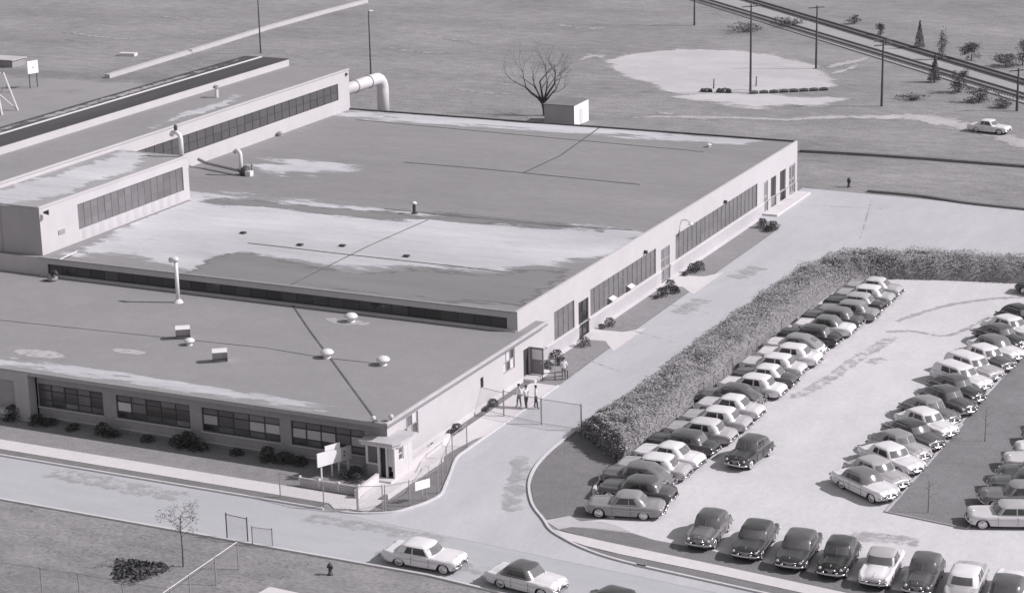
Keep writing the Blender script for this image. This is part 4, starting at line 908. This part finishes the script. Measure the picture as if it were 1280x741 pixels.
field_tree((1252, 135), 1.2, 1.3, 'leaf_far', 'small dark bush beside the trackside pole', 49, 220, False, TG)
field_tree((1100, 46), 2.0, .9, 'leaf_far', 'small dark bush between crossarm pole and railway track', 50, 200, False, TG)
field_tree((985, 33), 1.2, 2.6, 'leaf_far', 'low dark scrub on the slope above the sandy clearing', 51, 350, False, TG)
field_tree((935, 40), 1.3, 3.0, 'leaf_far', 'low dark scrub patch left of the scrub above the clearing', 52, 380, False, TG)
field_tree((1068, 30), 1.3, 1.3, 'leaf_far', 'tiny dark bush beyond the far railway track', 53, 160, False, TG)
field_tree((1138, 125), .8, 1.6, 'leaf_far', 'flat weedy clump on the near railway slope', 54, 160, False, TG)

# ------------------------------------------------------------------ the hedge
HL_ = smooth_path([(8.3, 13.2), (8.9, 17), (9.2, 26), (9.2, 40), (9.6, 55), (11.3, 61.6), (16, 65.8), (27, 68.0), (45, 69.8), (90, 72.5)], 14)
HR_ = smooth_path([(14.1, 7.9), (13.75, 12), (13.6, 24), (13.55, 40), (13.9, 54), (15.2, 58.8), (18.6, 60.6), (28.5, 62.8), (45, 65), (90, 68)], 14)
def hedge_h(t, p):
    edge = min(1, max(0, min(t, 1-t)*5.2)); base = 1.75*edge**.5
    nz = mnoise.fractal(Vector((p[0]*.35, p[1]*.35, 0)), 1.0, 2.0, 3); n2 = mnoise.noise(Vector((p[0]*1.15, p[1]*1.15, 7))); n3 = mnoise.noise(Vector((p[0]*2.6, p[1]*2.6, 2)))
    return max(.05, base*(1+.26*nz+.20*n2+.10*n3))
rr = random.Random(77); cells = 16; core = MB(); NH = len(HL_)
for i in range(NH):
    for k in range(cells+1):
        t = k/cells; p = (HL_[i][0]+(HR_[i][0]-HL_[i][0])*t, HL_[i][1]+(HR_[i][1]-HL_[i][1])*t)
        endf = min(1, .25+i*.25)
        core.v.append((p[0], p[1], hedge_h(t, p)*endf*.80 if 0 < k < cells else .0))
for i in range(NH-1):
    for k in range(cells): core.f.append((i*(cells+1)+k, i*(cells+1)+k+1, (i+1)*(cells+1)+k+1, (i+1)*(cells+1)+k))
core.mi = [0]*len(core.f)
hd = thing('hedge', 'long overgrown hedge curving along the driveway and parking lot', 'hedge')
core.build('branches', 'hedge_core', hd, smooth=True)
lf = MB()
for i in range(NH-1):
    seglen = math.hypot(HR_[i+1][0]-HR_[i][0], HR_[i+1][1]-HR_[i][1]); wd = math.hypot(HL_[i][0]-HR_[i][0], HL_[i][1]-HR_[i][1])
    if HL_[i][0] > 42: continue
    n = int(max(seglen, .9)*wd*120)
    for _ in range(n):
        s = rr.random(); t = rr.random()**1.0; t = .5+(t-.5)*(1.0+.10*mnoise.noise(Vector((i*.37, 3.1 if t < .5 else 9.7, 0))))
        a = (HL_[i][0]+(HL_[i+1][0]-HL_[i][0])*s, HL_[i][1]+(HL_[i+1][1]-HL_[i][1])*s); b = (HR_[i][0]+(HR_[i+1][0]-HR_[i][0])*s, HR_[i][1]+(HR_[i+1][1]-HR_[i][1])*s)
        p = (a[0]+(b[0]-a[0])*t, a[1]+(b[1]-a[1])*t); endf = min(1, .35+(i+s)*.25)
        h = hedge_h(t, p)*endf; z = h*(1-abs(rr.gauss(0, .13))) if rr.random() < .75 else h*rr.random()
        leafs(lf, [(p[0]+rr.gauss(0, .06), p[1]+rr.gauss(0, .06), max(.03, z+rr.uniform(0, .10)))], .09, .22, flat=3.2, rnd=rr)
for k in range(1500):                                        # the shaded near end
    s = rr.random(); p = (8.3+(14.1-8.3)*s, 13.2+(7.9-13.2)*s)
    leafs(lf, [(p[0]+rr.gauss(0, .12)-.0, p[1]+rr.gauss(0, .15), rr.random()*1.5*min(1, max(0, min(s+.05, 1.05-s))*5)**.5)], .12, .28, rnd=rr)
hf = lf.build('foliage', 'hedge_leaf', hd); hf['kind'] = 'stuff'
print('hedge leaves', len(lf.f))

# ------------------------------------------------------------------ chain-link fences, gates, posts
def fence(name, label, path, h, cat='fence', post=.04, step=.17, group=None, topm='wire', postm='wire', base=.02, posts=True, bottom=False):
    o0 = Vector((path[0][0], path[0][1], 0)); e = thing(name, label, cat, tuple(o0), group)
    rel = [Vector((p[0], p[1], 0))-o0 for p in path]
    for p in rel: MB().lathe([(post, base), (post, h+.06), (post*.6, h+.12)], 8, tuple(p)).build('post', postm, e)
    for a, b in zip(rel, rel[1:]):
        MB().tube([a+Vector((0, 0, h)), b+Vector((0, 0, h))], .024, 6).build('top_rail', topm, e)
        if bottom: MB().tube([a+Vector((0, 0, .12)), b+Vector((0, 0, .12))], .022, 6).build('bottom_rail', topm, e)
        d = b-a; l = d.length; d = d/l; m = MB(); nn = Vector((-d.y, d.x, 0))*.004
        z0, z1 = .08, h
        k = -int((z1-z0)/step)
        while k*step < l:
            for s in (1, -1):
                u0, u1 = k*step, k*step+(z1-z0)
                if s < 0: u0, u1 = u1, u0
                # clip to 0..l
                pts = []
                for (ua, za, ub, zb) in ((u0, z0, u1, z1),):
                    ta, tb = 0, 1; du = ub-ua
                    for lim, sg in ((0, 1), (l, -1)):
                        # keep sg*(u-lim) >= 0
                        fa, fb = sg*(ua-lim), sg*(ub-lim)
                        if fa < 0 and fb < 0: ta, tb = 1, 0; break
                        if fa < 0: ta = max(ta, fa/(fa-fb))
                        if fb < 0: tb = min(tb, fa/(fa-fb))
                    if tb > ta: pts = [(ua+du*ta, za+(zb-za)*ta), (ua+du*tb, za+(zb-za)*tb)]
                if pts:
                    A = a+d*pts[0][0]+Vector((0, 0, pts[0][1])); B = a+d*pts[1][0]+Vector((0, 0, pts[1][1])); off_ = (B-A).normalized().cross(nn.normalized())*.004
                    m.add([A-off_, A+off_, B+off_, B-off_], [(0, 1, 2, 3)])
            k += 1
        if m.f:
            o = m.build('wire_mesh', 'wire', e); o['kind'] = 'stuff'
    return e
fence('chain_link_fence', 'chain link fence curving round the small lawn beside the entry', [(2.69, -5.4), (3.75, -4.05), (4.25, -2.7), (4.35, -1.3), (3.8, .4), (3.1, 2.4), (2.25, 4.9), (2.1, 7.4)], 1.75)
fence('walk_gate', 'chain link gate across the entrance walk', [(1.15, -6.2), (2.6, -5.55)], 1.8, 'gate', bottom=True)
fence('chain_link_fence', 'chain link fence beside the front sidewalk near the signboard', [(-4.9, -5.95), (-1.25, -6.5), (1.1, -6.25)], 1.75)
fence('drive_gate', 'tall chain link gate across the driveway', [(1.65, 14.2), (4.95, 13.6), (8.15, 13.45)], 1.95, 'gate', post=.06, bottom=True)
fence('chain_link_fence', 'chain link fence from the office wall to the driveway gate', [(-.95, 14.9), (1.6, 14.25)], 1.8, bottom=True)
fence('chain_link_fence', 'pale railed chain link fence running from the road across the grass', [px(296, 677, 1.8), px(268, 696, 1.8), px(236, 718, 1.8), px(203, 741, 1.8), px(160, 770, 1.8)], 1.8, topm='metal_white')
fence('chain_link_fence', 'faint chain link fence along the grass bank across the road', [px(0, 735), px(53, 743), px(100, 750), px(155, 760), px(215, 770)], 1.7)
fence('field_gate', 'small dark pipe gate at the south kerb', [px(284, 672), px(310, 678)], 1.6, 'gate', postm='metal_dark', topm='metal_dark')
fence('field_gate', 'small pale pipe gate beside the dark pipe gate', [px(316, 681), px(341, 684)], 1.2, 'gate', postm='wire')
for ya, yb in ((23.2, 27.0), (29.3, 40.4)):
    fence('lot_fence', ('long' if ya > 28 else 'short')+' chain link fence stretch showing out of the hedge behind parked cars', [(13.75, ya), (13.8, (ya+yb)/2), (13.9, yb)], 1.35, group='fence stretches in the hedge', topm='sash_pale')
# low slatted wall by the signboard
e = thing('slat_wall', 'low grey slatted wall in front of the white signboard', 'wall', (-4.8, -3.6, .05))
for i in range(4): MB().box(0, 4.55, -.05, .05, i*.155, i*.155+.13).build('slat', 'concrete_grey', e)
for x in (0, 1.5, 3.0, 4.5): MB().box(x-.06, x+.06, -.09, .09, 0, .7).build('post', 'concrete', e)
# cheek wall of the entrance walk
o = MB().prism([(-.28, -4.2), (-.05, -4.2), (-.25, -.95), (-.48, -.95)], 0, .62).build('cheek_wall', 'concrete'); tag(o, 'white cheek wall leading from the walk gate to the porch', 'wall')
# signboard
e = thing('signboard', 'white stepped signboard on posts beside the entrance', 'sign', (-4.2, -2.3, 0), None); e.rotation_euler.z = R(64)
MB().box(0, 1.9, -.04, .04, .95, 1.92).build('board', 'sign_white', e); MB().box(1.903, 2.75, -.037, .037, .93, 1.90).build('board', 'concrete_grey', e)  # second board is grey: the office roof's shadow put into its colour
MB().box(.65, 1.85, -.035, .035, 1.95, 2.3).build('top_board', 'sign_white', e)
for x in (.35, 1.2, 1.75, 2.5): MB().box(x-.05, x+.05, .05, .12, 0, 1.9).build('post', 'metal_white', e)
for z in (1.25, 1.5): MB().box(2.1, 2.24, -.045, -.039, z, z+.12).build('mark', 'metal_dark', e)
e = thing('fence_sign', 'blank white sign panel wired to the curving fence', 'sign', (3.95, -3.4, 0)); e.rotation_euler.z = R(62)
MB().box(-.15, 1.0, -.06, -.03, .95, 1.55).build('panel', 'sign_white', e); MB().box(.35, .43, -.03, .0, .5, 1.6).build('bracket', 'wire', e)
# barrier rail by the door
e = thing('barrier_rail', 'low dark pipe barrier beside the office door path', 'barrier', (*px(678, 477), .03))
for z in (.25, .6): MB().tube([(0, 0, z), (1.5, 1.35, z)], .035, 6).build('rail', 'metal_dark', e)
for t in (0, .5, 1): MB().tube([(1.5*t, 1.35*t, 0), (1.5*t, 1.35*t, .65)], .04, 6).build('post', 'metal_dark', e)
# hydrants
for q, lb in (((413, 718), 'small dark hydrant in the grass across the road'), ((1061, 234), 'small dark post at the back edge of the pale apron')):
    a = px(*q); e = thing('hydrant', lb, 'hydrant', (a[0], a[1], 0)); s = 1 if q[1] > 500 else 1.3
    MB().lathe([(.17*s, 0), (.17*s, .08), (.11*s, .1), (.11*s, .55*s), (.16*s, .57*s), (.14*s, .68*s), (.06*s, .76*s), (.03, .82*s)], 12).build('barrel', 'metal_dark', e, smooth=True)
    MB().lathe([(.06, -.2), (.07, -.2), (.07, .2), (.05, .2)], 8, (0, 0, .48*s), 'x').build('outlet', 'metal_dark', e)
# utility and light poles
def utility(q, qt, arms, lb):
    a = px(*q); base = Vector((a[0], a[1], 0)); h = 7.5
    d = FWD.xy.normalized(); best = 7.0
    for k in range(20, 130):
        hh = k*.1; P = base+Vector((0, 0, hh))-CAM; yy = IH/2-FPX*P.dot(UPV)/P.dot(FWD)
        if yy <= qt: best = hh; break
    e = thing('utility_pole', lb, 'pole', tuple(base), 'poles along the railway'); e.rotation_euler.z = R(45)
    MB().tube([(0, 0, 0), (0, 0, best)], [.17, .10], 8).build('mast', 'wood_pole', e)
    for z in arms:
        MB().box(-1.2, 1.2, .1, .2, best-z-.06, best-z+.06).build('crossarm', 'wood_pole', e)
        for x in (-1.1, -.7, .7, 1.1): MB().lathe([(.03, 0), (.05, .05), (.03, .16)], 6, (x, .15, best-z+.06)).build('insulator', 'lens', e)
utility((1102, 133), 50, (.2, .75), 'utility pole with two crossarms standing in the field by the dirt track')
utility((1020, 86), 8, (.3,), 'utility pole at the tip of the sandy clearing')
utility((938, 116), 6, (.3,), 'tall utility pole standing in the sandy clearing')
utility((868, 32), -12, (.3,), 'distant utility pole left of the clearing near the tracks')
utility((1271, 139), 86, (.3,), 'utility pole beside the pale car and railway bushes')
def lamp_pole(q, h, lb, head=True):
    a = px(*q); e = thing('lamp_post', lb, 'lamp post', (a[0], a[1], 0), 'lamp posts behind the monitor')
    MB().tube([(0, 0, 0), (0, 0, h)], [.13, .07], 8).build('mast', 'wood_pole', e)
    if head: MB().lathe([(.05, .15), (.35, .02), (.33, -.06)], 10, (.45, -.2, h+.02)).build('lamp_head', 'metal_white', e); MB().tube([(0, 0, h-.2), (.45, -.2, h+.1)], .04, 5).build('arm', 'wood_pole', e)
lamp_pole((464, 101), 9.6, 'slim lamp post standing behind the exhaust duct'); lamp_pole((326, 67), 9.5, 'slim pole between the monitor roof end and the long white wall')
# white shed beside the bare tree
a = px(718, 159); e = thing('shed', 'small shed with bright white end wall beside the bare tree', 'shed', (a[0], a[1], 0))
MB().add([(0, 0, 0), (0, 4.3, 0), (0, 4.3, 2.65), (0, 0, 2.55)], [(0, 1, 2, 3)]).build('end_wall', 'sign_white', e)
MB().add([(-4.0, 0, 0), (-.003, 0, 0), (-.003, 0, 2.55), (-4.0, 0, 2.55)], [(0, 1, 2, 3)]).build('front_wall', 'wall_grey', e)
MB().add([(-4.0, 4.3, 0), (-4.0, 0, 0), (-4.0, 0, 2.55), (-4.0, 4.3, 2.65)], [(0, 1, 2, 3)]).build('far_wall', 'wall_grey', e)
MB().add([(-4.1, -.1, 2.55), (.03, -.1, 2.55), (.03, 4.4, 2.66), (-4.1, 4.4, 2.66), (-4.1, -.1, 2.62), (.03, -.1, 2.62), (.03, 4.4, 2.74), (-4.1, 4.4, 2.74)], [(0, 3, 2, 1), (4, 5, 6, 7), (0, 1, 5, 4), (1, 2, 6, 5), (2, 3, 7, 6), (3, 0, 4, 7)]).build('roof', 'lawn_dark', e)
MB().box(.002, .05, 1.6, 2.5, .05, 1.95).build('door', 'concrete', e)
# things at the far left
a = px(2, 143); e = thing('lattice_trestle', 'pale steel trestle with crossed braces at the edge of the back yard', 'trestle', (a[0]-2.2, a[1]+1.2, 0))
for sx in (-1, 1):
    for sy in (-1, 1): MB().tube([(sx*2.6, sy*1.6, 0), (sx*1.3, sy*.9, 5.0)], .13, 6).build('leg', 'metal_white', e)
for s_ in (-1, 1):
    MB().tube([(-2.6, s_*1.6, 0), (1.7, s_*1.1, 3.4)], .09, 5).build('brace', 'metal_white', e); MB().tube([(2.6, s_*1.6, 0), (-1.7, s_*1.1, 3.4)], .09, 5).build('brace', 'metal_white', e)
    MB().tube([(-2.0, s_*1.25, 2.4), (2.0, s_*1.25, 2.4)], .09, 5).build('tie_bar', 'metal_white', e)
MB().box(-1.5, 1.5, -.12, .12, 5.0, 5.2).build('cap_beam', 'metal_white', e)
a = px(43, 110); e = thing('notice_board', 'white notice board on posts at the far edge of the yard', 'sign', (a[0], a[1], 0)); e.rotation_euler.z = R(72)
MB().box(-.85, .85, -.05, .05, 2.0, 3.75).build('panel', 'sign_white', e)
for x in (-.6, .6): MB().box(x-.06, x+.06, .06, .16, 0, 3.6).build('post', 'wood_pole', e)
MB().box(-.1, .1, -.06, -.052, 2.7, 2.9).build('mark', 'metal_grey', e)
a = px(2, 84); e = thing('shed', 'long low dark shed beyond the back yard at the field edge', 'shed', (a[0]-2, a[1], 0))
MB().box(-8, 4, 0, 3, 0, 1.0).build('wall', 'wall_brick', e); MB().box(-8.2, 4.2, -.2, 3.2, 1.0, 1.12).build('roof', 'concrete_grey', e)
o = ribbon_prism([(-112.7, 122), (-114.0, 150), (-115.1, 168), (-115.2, 185), (-114.8, 199)], .8, 0, .55).build('field_wall', 'concrete_grey'); tag(o, 'long pale low wall running across the far field', 'wall')
a = px(160, 70); o = MB().box(-1.3, 1.3, -.6, .6, .0, .45).build('concrete_slab', 'concrete', None, (a[0], a[1], 0), .2); tag(o, 'small white slab lying in the far field', 'slab')
a = px(352, 742); o = MB().prism([(-1.2, -.8), (1.0, -.9), (1.1, .6), (-1, .7)], 0, .18).build('concrete_slab', 'concrete', None, (a[0], a[1]-.4, 0)); tag(o, 'white slab lying in the grass across the road', 'slab')
# clearing: barrier logs and stakes
a = Vector((*px(937, 118), 0)); b = Vector((*px(1037, 113), 0)); d = (b-a)/8
for i in range(8):
    p = a+d*i; e = MB().tube([(0, 0, .2), tuple(d*.45+Vector((0, 0, .24))), tuple(d*.82+Vector((0, 0, .2)))], [.2, .24, .18], 8).build('log', 'wood_pole', None, tuple(p)); tag(e, '%s dark log from the tall pole along the sandy clearing' % ORD[i], 'log', 'logs edging the sandy clearing')
for q, lb in (((892, 111), 'thin dark stake at the near edge of the sandy clearing'), ((945, 108), 'thin stake beside the tall pole in the clearing')):
    p = px(*q); o = MB().tube([(0, 0, 0), (.05, 0, 1.3)], [.1, .07], 6).build('stake', 'wood_pole', None, (*p, 0)); tag(o, lb, 'stake')
for q, s, wd in (((904, 116), 1.0, 'larger'), ((882, 115), .8, 'smaller')):
    p = px(*q); mb = MB(); [mb.lathe([(r_*s, 0), (r_*1.1*s, .2*s), (r_*.6*s, .5*s), (.0001, .62*s)], 7, (dx*s, dy*s, 0)) for dx, dy, r_ in ((0, 0, .5), (.6, .2, .35), (-.5, -.1, .4), (.1, .5, .3), (1.0, -.1, .22))]; o = mb.build('rubble_heap', 'metal_dark', None, (*p, 0)); tag(o, wd+' dark heap of rubble at the edge of the sandy clearing', 'rubble', 'heaps at the clearing')

# ------------------------------------------------------------------ people
def person(x, y, rz, shirt, trousers, label, arms=((.30, .1, .95), (-.30, .08, .95)), stride=.10):
    e = thing('person', label, 'person', (x, y, .03), 'people by the gate'); e.rotation_euler.z = rz
    V = [((0, 0, .95), .15), ((0, 0, 1.15), .145), ((0, 0, 1.38), .165), ((0, .0, 1.50), .07), ((0, .02, 1.60), .095), ((0, .02, 1.71), .085)]
    E_ = [(0, 1), (1, 2), (2, 3), (3, 4), (4, 5)]
    for s, a in ((1, arms[0]), (-1, arms[1])):
        n = len(V); V += [((s*.19, 0, 1.42), .07), ((s*.25, (a[1])*.4-.04, 1.15), .052), ((a[0], a[1], a[2]), .042), ((a[0], a[1]+.05, a[2]-.10), .04)]
        E_ += [(2, n), (n, n+1), (n+1, n+2), (n+2, n+3)]
        n = len(V); V += [((s*.10, 0, .86), .10), ((s*.11, s*stride*.6+.02, .48), .07), ((s*.12, s*stride, .09), .05), ((s*.13, s*stride+.16, .04), .04)]
        E_ += [(0, n), (n, n+1), (n+1, n+2), (n+2, n+3)]
    me = bpy.data.meshes.new('body'); me.from_pydata([v[0] for v in V], E_, [])
    o = link('body', me, e); sk_ = o.modifiers.new('skin', 'SKIN'); ss = o.modifiers.new('sub', 'SUBSURF'); ss.levels = ss.render_levels = 1
    for i, v in enumerate(V): me.skin_vertices[0].data[i].radius = (v[1], v[1]*.8 if i < 3 else v[1])
    me.skin_vertices[0].data[0].use_root = True
    dg = bpy.context.evaluated_depsgraph_get(); m2 = bpy.data.meshes.new_from_object(o.evaluated_get(dg)); o.modifiers.clear(); o.data = m2
    m2.materials.clear()
    for q in ('skin', shirt, trousers, 'cloth_dark'): m2.materials.append(MATS[q])
    for f in m2.polygons:
        c = f.center; f.use_smooth = True
        f.material_index = 0 if c.z > 1.49 else 3 if c.z < .09 else 0 if (abs(c.x) > .21 and c.z < a[2]+.12) else 2 if c.z < .97 else 1
    MB().lathe([(.104, -.02), (.108, .04), (.08, .10), (.0001, .125)], 10, (0, 0, 0)).build('hair', 'hair', e, (0, .005, 1.70), smooth=True)
    return e
for q, rz, sh, tr, lb, ar in (((649, 509), 2.6, 'cloth_white', 'cloth_grey', 'person in pale shirt and grey trousers nearest the office wall by the gate', ((.3, .12, .95), (-.3, .06, .95))),
                              ((658, 511), 1.2, 'cloth_white', 'cloth_dark', 'person in white shirt standing between two others behind the gate', ((.28, .2, 1.0), (-.26, .22, 1.02))),
                              ((670, 511), -1.0, 'cloth_white', 'cloth_dark', 'person in white shirt and black trousers on the driveway side of the gate group', ((.32, .1, .95), (-.3, .12, .95))),
                              ((705, 475), .5, 'cloth_white', 'cloth_grey', 'person in white shirt standing alone by the low pipe barrier', ((.3, .1, .95), (-.28, .25, 1.05)))):
    a = px(*q); person(a[0], a[1], rz, sh, tr, lb, ar)
# tufts of rough grass in the field across the road and behind the works
rr = random.Random(3); gt = MB()
def tufts(n, region, s):
    for _ in range(n):
        x = rr.uniform(region[0], region[1]); y = rr.uniform(region[2], region[3])
        if mnoise.noise(Vector((x*.15, y*.15, 3))) < -.05: continue
        for k in range(3):
            t = rr.uniform(0, 6.28); l = s*rr.uniform(.4, 1); dx, dy = math.cos(t)*l*.7, math.sin(t)*l*.7
            gt.add([(x-dy*.2, y+dx*.2, .0), (x+dy*.2, y-dx*.2, .0), (x+dx, y+dy, l*.6)], [(0, 1, 2)])
tufts(2600, (-26, 22, -30, -14), .16)
o = gt.build('grass_tufts', 'grass_tuft'); o['kind'] = 'stuff'; o['label'] = 'rough dry grass tufts over the fields'; o['category'] = 'grass'
